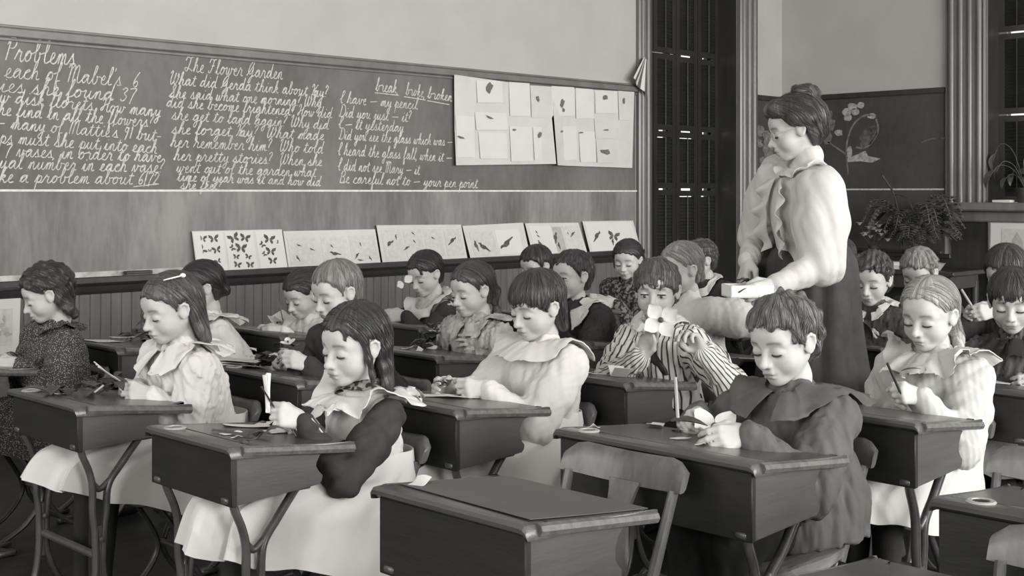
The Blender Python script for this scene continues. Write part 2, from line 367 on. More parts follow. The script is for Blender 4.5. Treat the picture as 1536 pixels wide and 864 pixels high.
# ---------------------------------------------------------------- cursive chalk writing: every glyph is a pen path, x-height 1
GL = {
'a': '0,.1 .35,.7 .8,.95 .4,.98 .12,.5 .35,.02 .7,.4 .88,.95 .85,.3 1,.02 1.25,.1',
'b': '0,.1 .4,1.2 .5,2 .3,2 .22,1 .25,.2 .55,0 .8,.4 .7,.9 .85,.8 1.15,.85',
'c': '0,.1 .3,.7 .7,.85 .55,1 .2,.75 .2,.2 .5,0 .9,.1',
'd': '0,.1 .35,.75 .8,.95 .4,.98 .12,.5 .35,.02 .7,.4 .9,1.2 .95,2 .88,1 .88,.2 1.05,0 1.3,.1',
'e': '0,.1 .45,.5 .6,.85 .4,1 .2,.6 .25,.15 .5,0 .9,.1',
'f': '0,.1 .4,1.1 .55,1.95 .4,2.1 .28,1.2 .25,-.6 .35,-1 .5,-.7 .35,-.05 .75,.1',
'g': '0,.1 .35,.7 .8,.95 .4,.98 .12,.5 .35,.05 .7,.4 .88,.95 .85,-.5 .6,-1 .35,-.7 .7,-.15 1.2,.1',
'h': '0,.1 .4,1.2 .5,2 .3,1.9 .22,.9 .2,0 .3,.6 .6,.98 .75,.7 .72,.2 .9,0 1.15,.1',
'i': '0,.1 .35,.95 .3,.25 .45,0 .75,.1;.42,1.4 .45,1.5',
'j': '0,.1 .4,.95 .38,-.5 .15,-1 0,-.7 .3,-.15 .7,.1;.45,1.4 .48,1.5',
'k': '0,.1 .4,1.2 .5,2 .3,1.9 .22,.9 .2,0 .3,.6 .6,.98 .7,.7 .3,.5 .6,.3 .8,0 1.05,.1',
'l': '0,.1 .4,1.1 .5,1.95 .3,2 .22,1 .25,.2 .45,0 .75,.1',
'm': '0,.1 .25,.9 .3,.6 .25,0 .35,.6 .55,.98 .65,.7 .62,0 .75,.6 .95,.98 1.05,.7 1.02,.2 1.2,0 1.45,.1',
'n': '0,.1 .25,.9 .3,.6 .25,0 .35,.6 .6,.98 .72,.7 .7,.2 .88,0 1.12,.1',
'o': '0,.1 .35,.75 .6,.98 .25,.85 .15,.35 .4,0 .75,.3 .75,.75 .55,.95 .8,.8 1.05,.8',
'p': '0,.1 .35,1.1 .3,.2 .25,-1 .3,.3 .5,.9 .8,.8 .8,.3 .55,0 .4,.1 .8,0 1.05,.1',
'r': '0,.1 .3,.95 .4,1.05 .45,.85 .7,.85 .65,.3 .8,0 1.05,.1',
's': '0,.1 .4,.9 .45,1.1 .5,.7 .7,.25 .5,0 .25,.1 .5,.05 .95,.1',
't': '0,.1 .35,1 .42,1.6 .35,.8 .35,.2 .55,0 .85,.1;.05,1.15 .75,1.22',
'u': '0,.1 .25,.95 .2,.3 .4,0 .7,.4 .8,.95 .75,.25 .95,0 1.2,.1',
'v': '0,.1 .2,.9 .3,.9 .4,.2 .5,0 .8,.5 .8,.95 .95,.8 1.15,.8',
'w': '0,.1 .2,.95 .2,.2 .4,0 .6,.4 .65,.9 .65,.2 .85,0 1.1,.5 1.1,.95 1.25,.8 1.45,.8',
'y': '0,.1 .25,.95 .25,.35 .45,.1 .75,.45 .85,.95 .82,-.5 .55,-1 .3,-.7 .7,-.15 1.15,.1',
'P': '.2,0 .3,1 .35,1.85 .1,1.4 .35,2 .85,2.05 1.1,1.6 .85,1.15 .42,1.1',
'M': '.0,1.6 .2,2 .35,1.6 .3,0 .35,1.2 .7,2 .85,1.6 .8,0 .85,1.2 1.2,2 1.4,1.6 1.4,.4 1.6,0 1.85,.1',
'H': '0,1.5 .3,2 .5,1.7 .35,.4 .1,.1 0,.4 .5,.9 1.2,1.2;1.3,2 1.05,1.4 .95,.3 1.2,0 1.5,.2',
'T': '0,1.4 .2,1.9 .6,1.8 1.2,1.9 1.5,2.1;.9,1.85 .75,.8 .5,.1 .2,.1 .15,.5 1.1,.3 1.4,.1',
'F': '0,1.4 .2,1.9 .6,1.8 1.1,1.9 1.3,2.1;.8,1.85 .65,.8 .4,.1 .1,.1 .05,.4;.45,1.0 1.0,1.08',
'G': '.0,.1 .7,1 1.1,1.8 .9,2.1 .4,1.5 .25,.7 .6,.35 1,.8 1.1,1.3 1.05,.2 .8,-.7 .5,-.8 .8,-.1 1.5,.2',
'W': '0,1.6 .2,2 .4,1.9 .25,.9 .35,.1 .7,.2 .95,1.2 1,1.8 .9,.7 1.05,.05 1.4,.4 1.6,1.2 1.5,1.8 1.4,1.4 1.75,1.2',
'K': '0,1.5 .25,2 .45,1.7 .35,.5 .1,.05;1.2,2 .8,1.3 .5,1 .8,.9 .95,.3 1.2,0 1.5,.15',
'S': '0,.1 .6,.9 .95,1.8 .7,2.1 .45,1.6 .8,.9 .8,.3 .4,0 .1,.3 .7,.15 1.2,.1',
'D': '.4,1.9 .35,.9 .2,.1 .05,.2 .4,.05 1,.1 1.4,.8 1.2,1.7 .7,2.1 .3,1.9 .5,1.5',
'I': '0,.5 .4,.9 .8,1.7 .6,2.1 .35,1.5 .35,.5 .5,.0 .75,.1',
'B': '.25,0 .3,1 .35,1.9 .2,1.5 .4,2 .9,2 1.05,1.6 .8,1.2 .5,1.1 .95,1 1.15,.5 .9,.05 .4,.05 .2,.3 .8,0 1.4,.1',
'1': '.2,1.5 .35,1.7 .3,0', '2': '.0,1.2 .25,1.7 .6,1.5 .5,.9 .05,.1 .25,.15 .8,.05',
'3': '0,1.4 .3,1.7 .6,1.4 .3,.95 .65,.6 .5,.1 .2,0 0,.25', '6': '.6,1.8 .2,1 .1,.3 .4,0 .65,.35 .45,.7 .15,.45',
'7': '0,1.5 .1,1.6 .75,1.6 .5,.8 .35,-.3', '9': '.6,1.4 .3,1.65 .1,1.2 .35,.9 .6,1.3 .65,1.6 .55,.6 .4,-.2',
'.': '0,0 .06,.04', ',': '.1,.05 .12,-.1 0,-.35', "'": '.1,2 .05,1.6', '?': '0,1.6 .25,2 .55,1.7 .4,1.2 .25,.9 .25,.5;.22,.05 .26,.1',
'-': '0,.6 .7,.65', '~': '0,.6 1.6,.7', '|': '.15,1.9 .1,-.3',
}
def pen(text):
    """pen strokes (lists of (x,y)) of a line of cursive and its width"""
    out = []; x = 0; cur = None
    for ch in text:
        if ch == ' ': x += .75; cur = None; continue
        st = [[tuple(float(q) for q in p.split(',')) for p in s.split()] for s in GL[ch].split(';')]
        adv = max(p[0] for p in st[0])
        pts = [(x + p[0] + .28 * p[1], p[1]) for p in st[0]]
        if ch.isalpha() and ch.islower():
            if cur is not None: cur += pts[1:]
            else: cur = pts; out.append(cur)
        else:
            out.append(pts); cur = pts if ch in 'MHKSGB' and len(st) == 1 else None
        for s in st[1:]: out.append([(x + p[0] + .28 * p[1], p[1]) for p in s])
        x += adv + (.06 if ch.islower() else .12)
        if not ch.isalpha(): x += .15
    return out, x
random.seed(5)
def write(mb, text, pl, pr, xh, w=.0048, Y=YW - .0135):
    """one chalk line between two baseline points of the photograph, laid on the board"""
    A, B = onY(*pl, Y), onY(*pr, Y); st, wd = pen(text); L = B - A; sx = L.length / wd; d = L.normalized()
    for s in st:
        P = [A + d * (q[0] * sx) + Vector((0, 0, 1)) * (q[1] * xh + random.uniform(-.0015, .0015)) - bo for q in s]
        S = spline([(p.x, p.y, p.z) for p in P], 4) if len(P) > 2 else P
        ribbon(mb, S, w * random.uniform(.46, .6))
RIB = [0]
def ribbon(mb, S, h):
    """flat chalk mark: a thin slab following the path in the board's plane"""
    m = len(S); vs = []
    for i in range(m):
        t = (S[min(i + 1, m - 1)] - S[max(i - 1, 0)]); t = Vector((t.x, 0, t.z)); t = t.normalized() if t.length > 1e-6 else Vector((1, 0, 0))
        n = Vector((-t.z, 0, t.x)) * h
        RIB[0] = (RIB[0] + 1) % 61; e = Vector((0, -.0008 - RIB[0] * 2.2e-5, 0))          # crossing chalk marks never share one plane
        vs += [S[i] + n, S[i] - n, S[i] - n * .8 + e, S[i] + n * .8 + e]
    fs = [(i * 4 + k, i * 4 + (k + 1) % 4, (i + 1) * 4 + (k + 1) % 4, (i + 1) * 4 + k) for i in range(m - 1) for k in range(4)] + [(0, 1, 2, 3), (m * 4 - 1, m * 4 - 2, m * 4 - 3, m * 4 - 4)]
    mb.add(vs, fs)
C1 = [("Problems.", (6, 90), (117, 98), .054), ("each of Mabel's  6", (6, 116), (208, 131), .045), ("ies she found 37", (-2, 137), (203, 153), .042),
      ("w disk florets. How many", (-2, 153), (241, 175), .037), ("he find in all the flowers?", (-4, 172), (229, 191), .036), ("- many of Mattie's 91 but-", (-2, 192), (242, 212), .036),
      ("ps must she put into each", (-2, 214), (236, 230), .036), ("7 vases, in order to have", (6, 234), (242, 243), .036), ("ual number in each vase?", (-2, 252), (245, 259), .037), ("ke a problem about 6|72", (-3, 273), (239, 277), .037)]
C2 = [("The Flower Garden", (276, 107), (424, 119), .042), ("What did Gerda think about Kay?", (253, 126), (491, 146), .035), ("She said what one morning? Why", (253, 146), (482, 161), .034),
      ("did she become frightened? How did", (249, 160), (498, 177), .033), ("she get to land again? Why did", (257, 179), (493, 194), .034), ("she forget Kay?  What made", (257, 200), (486, 210), .034),
      ("her remember him?  Who told", (255, 220), (485, 230), .036), ("her pretty stories?  When she", (260, 240), (483, 249), .034), ("went out of the garden what", (264, 258), (474, 265), .033),
      ("time of year was it and how did", (265, 271), (481, 279), .030), ("she feel?", (270, 283), (332, 284), .027)]
C3 = [("break,", (563, 136), (597, 140), .040), ("broke,", (608, 142), (637, 146), .038), ("broken", (641, 147), (678, 152), .036), ("I have ~ my pencil.", (509, 154), (628, 164), .036),
      ("Did you just ~ it?", (508, 175), (616, 183), .036), ("I ~ it yesterday.", (507, 192), (607, 198), .035), ("Did you see the glass which was ~", (508, 209), (679, 219), .034),
      ("I heard the glass fall, when it ~", (506, 232), (678, 243), .036), ("I did not see Mary ~ it.", (506, 255), (631, 262), .036), ("Be careful not to ~ your pen point.", (508, 274), (718, 282), .035)]
for lines in (C1, C2, C3):
    mb = MB()
    for t, a, b, xh in lines: write(mb, t, a, b, xh, .0056)
    if lines is C3:
        for a, b in (((562, 139), (598, 143)), ((606, 145), (638, 150)), ((641, 151), (674, 157))): ribbon(mb, [onY(*a, YW - .0135) - bo, onY(*b, YW - .0135) - bo], .003)
    if lines is C1:
        ribbon(mb, [onY(200, 280, YW - .0135) - bo, onY(238, 276, YW - .0135) - bo], .0028)
    mb.build('chalk_writing', M_chalk, board, False)
# ---------------------------------------------------------------- chalk flowers on the far boards
def patch(mb, pts, parent_o, plane, depth=.0009):
    """a filled chalk patch: thin slab from an outline given in photo pixels on the back board (X plane) or the strip (Y plane)"""
    V = [(onX(*p, plane[1]) if plane[0] == 'x' else onY(*p, plane[1])) - parent_o for p in pts]
    n = len(V); nrm = Vector((-1, 0, 0)) if plane[0] == 'x' else Vector((0, -1, 0))
    W2 = [v + nrm * depth for v in V]
    mb.add(V + W2, [tuple(range(n))[::-1], tuple(range(n, 2 * n))] + [(i, (i + 1) % n, n + (i + 1) % n, n + i) for i in range(n)])
def blob(cx, cy, rx, ry, n=10, rot=0.0, wob=.15):
    out = []
    for k in range(n):
        a = 2 * math.pi * k / n; r = 1 + random.uniform(-wob, wob); x, y = math.cos(a) * rx * r, math.sin(a) * ry * r
        out.append((cx + x * math.cos(rot) - y * math.sin(rot), cy + x * math.sin(rot) + y * math.cos(rot)))
    return out
def xstroke(mb, pts, w, po, plane):
    S = spline([(onX(*p, plane[1]) if plane[0] == 'x' else onY(*p, plane[1])) - po for p in pts], 5); m = len(S); vs = []
    nx = Vector((-.0009, 0, 0)) if plane[0] == 'x' else Vector((0, -.0009, 0))
    for i in range(m):
        t = (S[min(i + 1, m - 1)] - S[max(i - 1, 0)]).normalized(); n = nx.normalized().cross(t) * w
        vs += [S[i] + n, S[i] - n, S[i] - n * .8 + nx, S[i] + n * .8 + nx]
    mb.add(vs, [(i * 4 + k, i * 4 + (k + 1) % 4, (i + 1) * 4 + (k + 1) % 4, (i + 1) * 4 + k) for i in range(m - 1) for k in range(4)] + [(0, 1, 2, 3), (m * 4 - 1, m * 4 - 2, m * 4 - 3, m * 4 - 4)])
random.seed(11)
pl = ('x', XB - .0128)
br, md, ft = MB(), MB(), MB()
for c in ((1270, 168, 7, 6), (1279, 160, 8, 5), (1291, 158, 6, 5), (1283, 168, 6, 5), (1272, 177, 6, 5), (1308, 174, 7, 4)): patch(br, blob(*c), b3o, pl)
patch(br, [(1270, 238), (1285, 232), (1298, 226), (1302, 234), (1321, 238), (1308, 244), (1290, 242), (1272, 243)], b3o, pl)
patch(br, blob(1274, 228, 5, 9), b3o, pl)
for c in ((1225, 166, 9, 10), (1238, 172, 9, 8), (1246, 186, 8, 9), (1232, 192, 10, 9), (1241, 205, 9, 10)): patch(md, blob(*c, wob=.3), b3o, pl)
patch(br, blob(1258, 199, 6, 5), b3o, pl)
xstroke(md, [(1272, 262), (1270, 235), (1271, 210), (1280, 187), (1295, 174), (1310, 173)], .008, b3o, pl)
xstroke(md, [(1270, 232), (1255, 222), (1242, 213)], .008, b3o, pl)
xstroke(md, [(1314, 178), (1317, 195), (1308, 213), (1296, 222), (1284, 221)], .008, b3o, pl)
patch(ft, [(1292, 222), (1288, 205), (1300, 192), (1315, 186), (1316, 200), (1306, 216)], b3o, pl)
xstroke(ft, [(1382, 214), (1395, 209), (1408, 207), (1420, 208)], .006, b3o, pl)
br.build('chalk_drawing', mat('soft_chalk', .36, .95, .05, var=.4, scale=40), b3, False); md.build('chalk_drawing', M_chalkf, b3, False); ft.build('chalk_drawing', mat('rubbed_chalk', .10, .95, .05, var=.6, scale=20), b3, False)
b2o = Vector((9.1, YW, .7)); pl2 = ('y', YW - .0128); br = MB(); md = MB()
for c in ((1141, 195, 7, 9), (1149, 208, 8, 10), (1139, 215, 6, 8), (1152, 226, 8, 9), (1160, 240, 9, 7), (1146, 243, 6, 7)): patch(br, blob(*c, wob=.3), b2o, pl2)
xstroke(md, [(1152, 262), (1148, 235), (1143, 200)], .008, b2o, pl2); xstroke(md, [(1150, 250), (1160, 232)], .008, b2o, pl2)
br.build('chalk_drawing', M_chalkf, b2, False); md.build('chalk_drawing', M_chalkf, b2, False)

# ---------------------------------------------------------------- papers
M_paper = mat('cream_paper', .58, .9, .1, var=.05, scale=6)
M_paper2 = mat('white_paper', .64, .9, .1, var=.03, scale=6)
M_print = mat('printers_ink', .10, .8, .1, var=.5, scale=60)
M_printg = mat('grey_print', .42, .85, .1, var=.15, scale=40)
M_printl = mat('pale_print', .55, .85, .1, var=.1, scale=40)

def sheet_mesh(corner, nu=10, nv=8, curl=lambda u, v: 0, th=.0012, nrm=Vector((0, -1, 0))):
    """a curled paper sheet with thickness between four corners (tl, tr, br, bl)"""
    tl, tr, br_, bl = corner; mb = MB(); vs = []
    for s in (0, 1):
        for j in range(nv + 1):
            for i in range(nu + 1):
                u, v = i / nu, j / nv
                p = (tl * (1 - u) + tr * u) * (1 - v) + (bl * (1 - u) + br_ * u) * v
                vs.append(p + nrm * (curl(u, v) + s * th))
    N1 = (nu + 1) * (nv + 1); idx = lambda i, j, s: s * N1 + j * (nu + 1) + i; fs = []
    for j in range(nv):
        for i in range(nu):
            fs += [(idx(i, j, 0), idx(i, j + 1, 0), idx(i + 1, j + 1, 0), idx(i + 1, j, 0)), (idx(i, j, 1), idx(i + 1, j, 1), idx(i + 1, j + 1, 1), idx(i, j + 1, 1))]
    for i in range(nu): fs += [(idx(i, 0, 0), idx(i + 1, 0, 0), idx(i + 1, 0, 1), idx(i, 0, 1)), (idx(i + 1, nv, 0), idx(i, nv, 0), idx(i, nv, 1), idx(i + 1, nv, 1))]
    for j in range(nv): fs += [(idx(0, j + 1, 0), idx(0, j, 0), idx(0, j, 1), idx(0, j + 1, 1)), (idx(nu, j, 0), idx(nu, j + 1, 0), idx(nu, j + 1, 1), idx(nu, j, 1))]
    return mb.add(vs, fs)

# two large specimen sheets pinned over the right end of the board, each carrying small mounted cards
def specimen(name, quad, cards, label, curlf, marks):
    Yp = YW - .03; C = [onY(*p, Yp) for p in quad]; o = (C[0] + C[2]) / 2; o.y = Yp; e = empty(name, o, 0, label, 'chart', 'specimen sheets pinned over the blackboard')
    sheet_mesh([c - o for c in C], 14, 10, curlf).build('backing_sheet', M_paper, e)
    for q in cards:
        x0, y0, x1, y1 = q[:4]; sk = q[4] if len(q) > 4 else 0; lift = random.uniform(.004, .012)
        P = [onY(x0, y0, Yp - .012) - o, onY(x1, y0 + 2 + sk, Yp - .012) - o, onY(x1 + 1, y1 + sk, Yp - .012) - o, onY(x0 + random.uniform(0, 3), y1, Yp - .012) - o]
        sheet_mesh(P, 6, 6, lambda u, v, l=lift: .001 + l * (u - .3) ** 2 * v + .003 * (1 - u) * v).build('card', M_paper2 if random.random() < .7 else M_paper, e)
    mk = MB()
    for (cx, cy, rx, ry, ro) in marks:
        V = [onY(*p, Yp - .024) - o for p in blob(cx, cy, rx, ry, 10, ro, .4)]; n = len(V)
        mk.add(V + [v + Vector((0, -.001, 0)) for v in V], [tuple(range(n))[::-1], tuple(range(n, 2 * n))] + [(i, (i + 1) % n, n + (i + 1) % n, n + i) for i in range(n)])
    mk.build('pressed_specimen', mat('pressed_flower', .16, .9, .1, var=.5, scale=80), e, False)
random.seed(3)
specimen('specimen_chart', [(680, 112), (822, 132), (829, 246), (681, 248)],
         [(714, 120, 753, 154), (712, 168, 760, 195), (683, 173, 711, 236), (717, 198, 760, 238), (763, 123, 794, 174), (795, 128, 827, 176), (764, 189, 797, 242), (799, 190, 826, 240)],
         'wide curling cream sheet of small mounted cards, left of the gap beside the chalk sentences',
         lambda u, v: .008 + .05 * max(0, u - .82) / .18 * v * .5 + .03 * max(0, .12 - u) / .12 * max(0, v - .6), [(735, 132, 4, 7, .2), (807, 148, 2, 4, 0), (810, 203, 2, 4, .2), (692, 206, 5, 1.2, .4), (735, 176, 6, 1.2, .5), (772, 195, 2, 1.5, 0)])
specimen('specimen_chart', [(826, 131), (950, 138), (947, 252), (829, 248)],
         [(827, 129, 861, 174), (863, 132, 889, 178), (892, 136, 925, 170), (927, 136, 948, 180), (834, 188, 864, 240), (868, 196, 892, 243), (891, 178, 923, 208), (894, 210, 921, 244)],
         'curling cream sheet of small mounted cards nearest the dark window',
         lambda u, v: .008 + .04 * max(0, .15 - u) / .15 * v, [(844, 154, 3, 6, .2), (846, 165, 1.5, 3, 0), (908, 146, 3, 4, 0), (910, 195, 4, 1.2, 0), (909, 228, 8, 3.5, .1), (936, 151, 1.5, 4, 0), (843, 197, 2, 1.5, 0), (872, 199, 3, 1, 0)])

# picture sheets standing on the chalk rail
def butterfly(mb, c, s, rot, o, Yp):
    for sg in (-1, 1):
        for pts in ([(0.05, .0), (.35, -.55), (.95, -.75), (.9, -.25), (.45, .08)], [(.05, .05), (.5, .1), (.7, .4), (.55, .75), (.25, .5)]):
            V = []
            for x, y in pts:
                x *= sg; X, Y = x * math.cos(rot) - y * math.sin(rot), x * math.sin(rot) + y * math.cos(rot)
                V.append(onY(c[0] + X * s, c[1] + Y * s, Yp) - o)
            n = len(V); mb.add(V + [v + Vector((0, -.0008, 0)) for v in V], [tuple(range(n))[::-1], tuple(range(n, 2 * n))] + [(i, (i + 1) % n, n + (i + 1) % n, n + i) for i in range(n)])
def bird(mb, c, s, rot, o, Yp, pose=0):
    shp = [(-1, -.1), (-.75, -.3), (-.55, -.32), (-.35, -.18), (.1, -.25), (.5, -.1), (1.2, .12), (1.15, .25), (.45, .2), (.1, .38), (-.35, .3), (-.6, .0), (-.75, -.05)]
    if pose == 1: shp = [(-.35, -1), (-.1, -1.05), (0, -.85), (.1, -.4), (.4, .1), (.55, .7), (.9, 1), (.4, .95), (-.2, .95), (-.45, .6), (-.3, .0), (-.2, -.6)]
    V = [onY(c[0] + (x * math.cos(rot) - y * math.sin(rot)) * s, c[1] + (x * math.sin(rot) + y * math.cos(rot)) * s, Yp) - o for x, y in shp]
    n = len(V); mb.add(V + [v + Vector((0, -.0008, 0)) for v in V], [tuple(range(n))[::-1], tuple(range(n, 2 * n))] + [(i, (i + 1) % n, n + (i + 1) % n, n + i) for i in range(n)])
def picture(quad, panels, label, art, dark=False):
    Yp = YW - .062; C = [onY(*p, Yp) for p in quad]
    o = (C[2] + C[3]) / 2; e = empty('picture_sheet', o, 0, label, 'picture', 'picture sheets along the chalk rail')
    lean = lambda u, v: -.030 * (1 - v)
    sheet_mesh([c - o for c in C], 8, 6, lambda u, v: lean(u, v) - .004 * math.sin(math.pi * u)).build('mount', M_paper, e)
    def pq(u0, v0, u1, v1):
        f = lambda u, v: (C[0] * (1 - u) + C[1] * u) * (1 - v) + (C[3] * (1 - u) + C[2] * u) * v - o
        return [f(u0, v0), f(u1, v0), f(u1, v1), f(u0, v1)], (u0, v0, u1, v1)
    for q in panels:
        P, (a, b, c, d) = pq(*q[:4])
        sheet_mesh(P, 4, 4, lambda u, v: lean(0, b + (d - b) * v) + .0015 - .004 * math.sin(math.pi * (a + (c - a) * u))).build('print', q[4] if len(q) > 4 else M_printl, e)
    mk = MB(); art(mk, o, Yp)
    # ink marks lie on the leaning sheet
    zt_, zb = (C[0].z + C[1].z) / 2 - o.z, 0
    mk.v = [(x, y + .030 * min(1, max(0, z / zt_)) - .001, z) for x, y, z in mk.v]
    mk.build('printed_figures', M_print, e, False)
random.seed(8)
def art1(mk, o, Y):
    for x, y, s, r in ((307, 358, 7, .1), (324, 358, 8, -.1), (306, 375, 7, .9), (327, 375, 7, -.2), (328, 392, 5, -.4), (317, 376, 3, 0), (354, 357, 9, -.4), (371, 357, 8, .2), (364, 372, 9, .1), (351, 372, 5, 1), (356, 385, 5, .1), (374, 385, 5, .3), (357, 397, 6, .2), (376, 397, 6, 0), (407, 359, 9, .15), (396, 367, 5, .9), (421, 364, 4, .5), (408, 377, 8, .1), (398, 381, 4, 1), (410, 391, 7, 0)):
        butterfly(mk, (x, y), s, r, o, Y)
def art2(mk, o, Y):
    bird(mk, (451, 368), 4, .2, o, Y); bird(mk, (448, 387), 5, .9, o, Y); bird(mk, (470, 374), 4, .3, o, Y); bird(mk, (438, 370), 3, 1.2, o, Y); bird(mk, (500, 369), 3, .8, o, Y); bird(mk, (504, 380), 8, .05, o, Y)
    bird(mk, (543, 366), 3, 1.2, o, Y); bird(mk, (541, 390), 4, 0, o, Y); bird(mk, (537, 383), 5, 2.0, o, Y); bird(mk, (556, 387), 4, .9, o, Y)
def art3(mk, o, Y):
    bird(mk, (586, 366), 9, 2.3, o, Y); bird(mk, (597, 355), 4, 1.4, o, Y); bird(mk, (623, 350), 3, .6, o, Y); bird(mk, (624, 362), 3, .8, o, Y); bird(mk, (612, 372), 5, 2.4, o, Y); bird(mk, (652, 357), 3, .5, o, Y); bird(mk, (681, 361), 8, 2.2, o, Y)
def art4(mk, o, Y):
    bird(mk, (716, 368), 8, 1.1, o, Y); bird(mk, (727, 370), 10, .5, o, Y); bird(mk, (761, 365), 12, -.9, o, Y)
def art5(mk, o, Y):
    for x, y, s, r in ((808, 348, 3, .9), (810, 354, 3, .5), (812, 365, 6, .8), (836, 356, 8, 1.5), (840, 368, 5, 1.2), (862, 351, 5, 2.1), (855, 350, 2, 1)): bird(mk, (x, y), s, r, o, Y)
def art6(mk, o, Y):
    bird(mk, (898, 354), 9, 2.0, o, Y); butterfly(mk, (923, 354), 9, .2, o, Y); bird(mk, (921, 362), 5, 1.4, o, Y)
picture([(292, 347), (427, 344), (432, 404), (296, 410)], [(.01, .03, .33, .97, M_paper2), (.35, .03, .66, .97, M_paper2), (.69, .03, .99, .97, M_paper2)], 'cream sheet with three panels of dark butterflies on the chalk rail', art1)
picture([(429, 347), (567, 344), (571, 395), (433, 404)], [(.03, .2, .32, .9), (.38, .18, .66, .88), (.69, .16, .98, .86)], 'sheet with three pale landscape panels of water birds, right of the butterflies', art2)
picture([(569, 338), (696, 337), (701, 388), (574, 395)], [(.04, .12, .26, .95), (.29, .12, .5, .92), (.53, .12, .74, .9), (.77, .12, .97, .9)], 'sheet with four narrow bird panels above the bowed dark-haired girl', art3)
picture([(698, 339), (789, 334), (795, 384), (706, 389)], [(.08, .2, .47, .92), (.5, .18, .9, .9, M_paper2)], 'sheet with two prints of a forked bird and a slanting feather', art4)
picture([(792, 335), (872, 334), (881, 380), (800, 385)], [(.05, .08, .45, .94, M_paper2), (.47, .12, .64, .92, M_printg), (.66, .1, .96, .9)], 'small sheet of tiny sketches with one grey upright band', art5)
picture([(878, 332), (954, 331), (962, 378), (886, 382)], [(.04, .05, .96, .93, M_paper2)], 'last picture sheet on the rail, with a swooping swallow, beside the window casing', art6)

# chalk duster on the rail
p = onY(207, 409, YW - .05); e = empty('chalk_duster', (p.x, YW - .05, .779), 0, 'long dark felt blackboard duster lying on the chalk rail', 'duster')
MB().box((-.075, -.02, .014), (.075, .02, .03), .004).build('wooden_back', M_trimd, e); MB().box((-.073, -.019, 0), (.073, .019, .015), .003).build('felt', mat('felt', .13, .95, .05, var=.2), e)
# picture on the wainscot at the far left
Yp = YW - .03; C = [onY(*p, Yp) for p in ((-40, 446), (31, 444), (28, 536), (-40, 540))]; o = (C[2] + C[3]) / 2
e = empty('wall_picture', o, 0, 'white mounted picture hung on the wainscot at the far left edge', 'picture')
sheet_mesh([c - o for c in C], 4, 4).build('mount', M_paper2, e)
f = lambda u, v: (C[0] * (1 - u) + C[1] * u) * (1 - v) + (C[3] * (1 - u) + C[2] * u) * v - o
sheet_mesh([f(.2, .2), f(.83, .2), f(.83, .8), f(.2, .8)], 2, 2, lambda u, v: .0016).build('print', M_printl, e)
mk = MB()
for c in ((8, 496, 6, 5), (2, 488, 5, 4), (12, 502, 7, 3), (-6, 500, 8, 5), (6, 478, 2, 6)):
    V = [onY(*p, Yp - .004) - o for p in blob(*c, 10, 0, .4)]; n = len(V); mk.add(V + [v + Vector((0, -.001, 0)) for v in V], [tuple(range(n))[::-1], tuple(range(n, 2 * n))] + [(i, (i + 1) % n, n + (i + 1) % n, n + i) for i in range(n)])
mk.build('printed_figures', M_printg, e, False)
# small striped cloth tied to the casing
M_strip = bpy.data.materials.new('striped_cloth'); M_strip.use_nodes = True
_n = M_strip.node_tree; _b = _n.nodes['Principled BSDF']; _b.inputs['Roughness'].default_value = .9
_w = _n.nodes.new('ShaderNodeTexWave'); _w.wave_type = 'BANDS'; _w.bands_direction = 'X'; _w.inputs['Scale'].default_value = 1.0
_a = _n.nodes.new('ShaderNodeAttribute'); _a.attribute_name = 'strip'; _r = _n.nodes.new('ShaderNodeValToRGB'); _r.color_ramp.interpolation = 'CONSTANT'
_r.color_ramp.elements[0].color = g3(.62); _r.color_ramp.elements[1].position = .5; _r.color_ramp.elements[1].color = g3(.10)
_n.links.new(_a.outputs['Fac'], _r.inputs[0]); _n.links.new(_r.outputs[0], _b.inputs['Base Color'])
C = [onY(966, 86, YW - .07), onY(971, 90, YW - .075), onY(973, 147, YW - .075), onY(948, 117, YW - .085)]; A_o = C[0].copy()
o = sheet_mesh([c - A_o for c in C], 16, 12, lambda u, v: .012 * math.sin(u * 9 + v) * (.3 + v), .0015).build('striped_flag', M_strip); o.location = A_o
att = [((v.index % 17) / 16 * 3.4 + .2) % 1 for v in o.data.vertices]
at_ = o.data.attributes.new('strip', 'FLOAT', 'POINT'); at_.data.foreach_set('value', att)
tag(o, 'small striped flag hanging folded on the window casing above the cards', 'flag')
# ================================================================ school furniture
def wood_mat(name, g, rough, stretch, var=.35, spec=.5, coat=.0, scale=6, bump=.08):
    return mat(name, g, rough, spec, var=var, scale=scale, stretch=stretch, bump=bump, bscale=22, coat=coat)
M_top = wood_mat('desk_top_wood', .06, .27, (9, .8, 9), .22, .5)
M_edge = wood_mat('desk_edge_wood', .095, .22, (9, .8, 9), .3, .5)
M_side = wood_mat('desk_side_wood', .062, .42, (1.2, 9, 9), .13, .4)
M_front = wood_mat('desk_front_wood', .016, .45, (9, 1.2, 9), .18, .35)  # dark varnish, and the fronts' shade put into the colour as well
M_iron = mat('black_cast_iron', .06, .3, .6, var=.3, scale=20, bump=.1, bscale=90)
M_chair = wood_mat('chair_wood', .095, .35, (5, 5, 1.2), .35, .5)
M_chairseat = wood_mat('worn_chair_seat', .16, .5, (1.2, 8, 8), .4, .3)
M_hole = mat('inkwell_glass', .02, .15, .5)
M_brass = mat('inkwell_rim', .30, .35, .5, var=.2)

def arc(c, r, a0, a1, n=8):
    return [(c[0] + r * math.cos(math.radians(a0 + (a1 - a0) * k / n)), c[1] + r * math.sin(math.radians(a0 + (a1 - a0) * k / n))) for k in range(n + 1)]

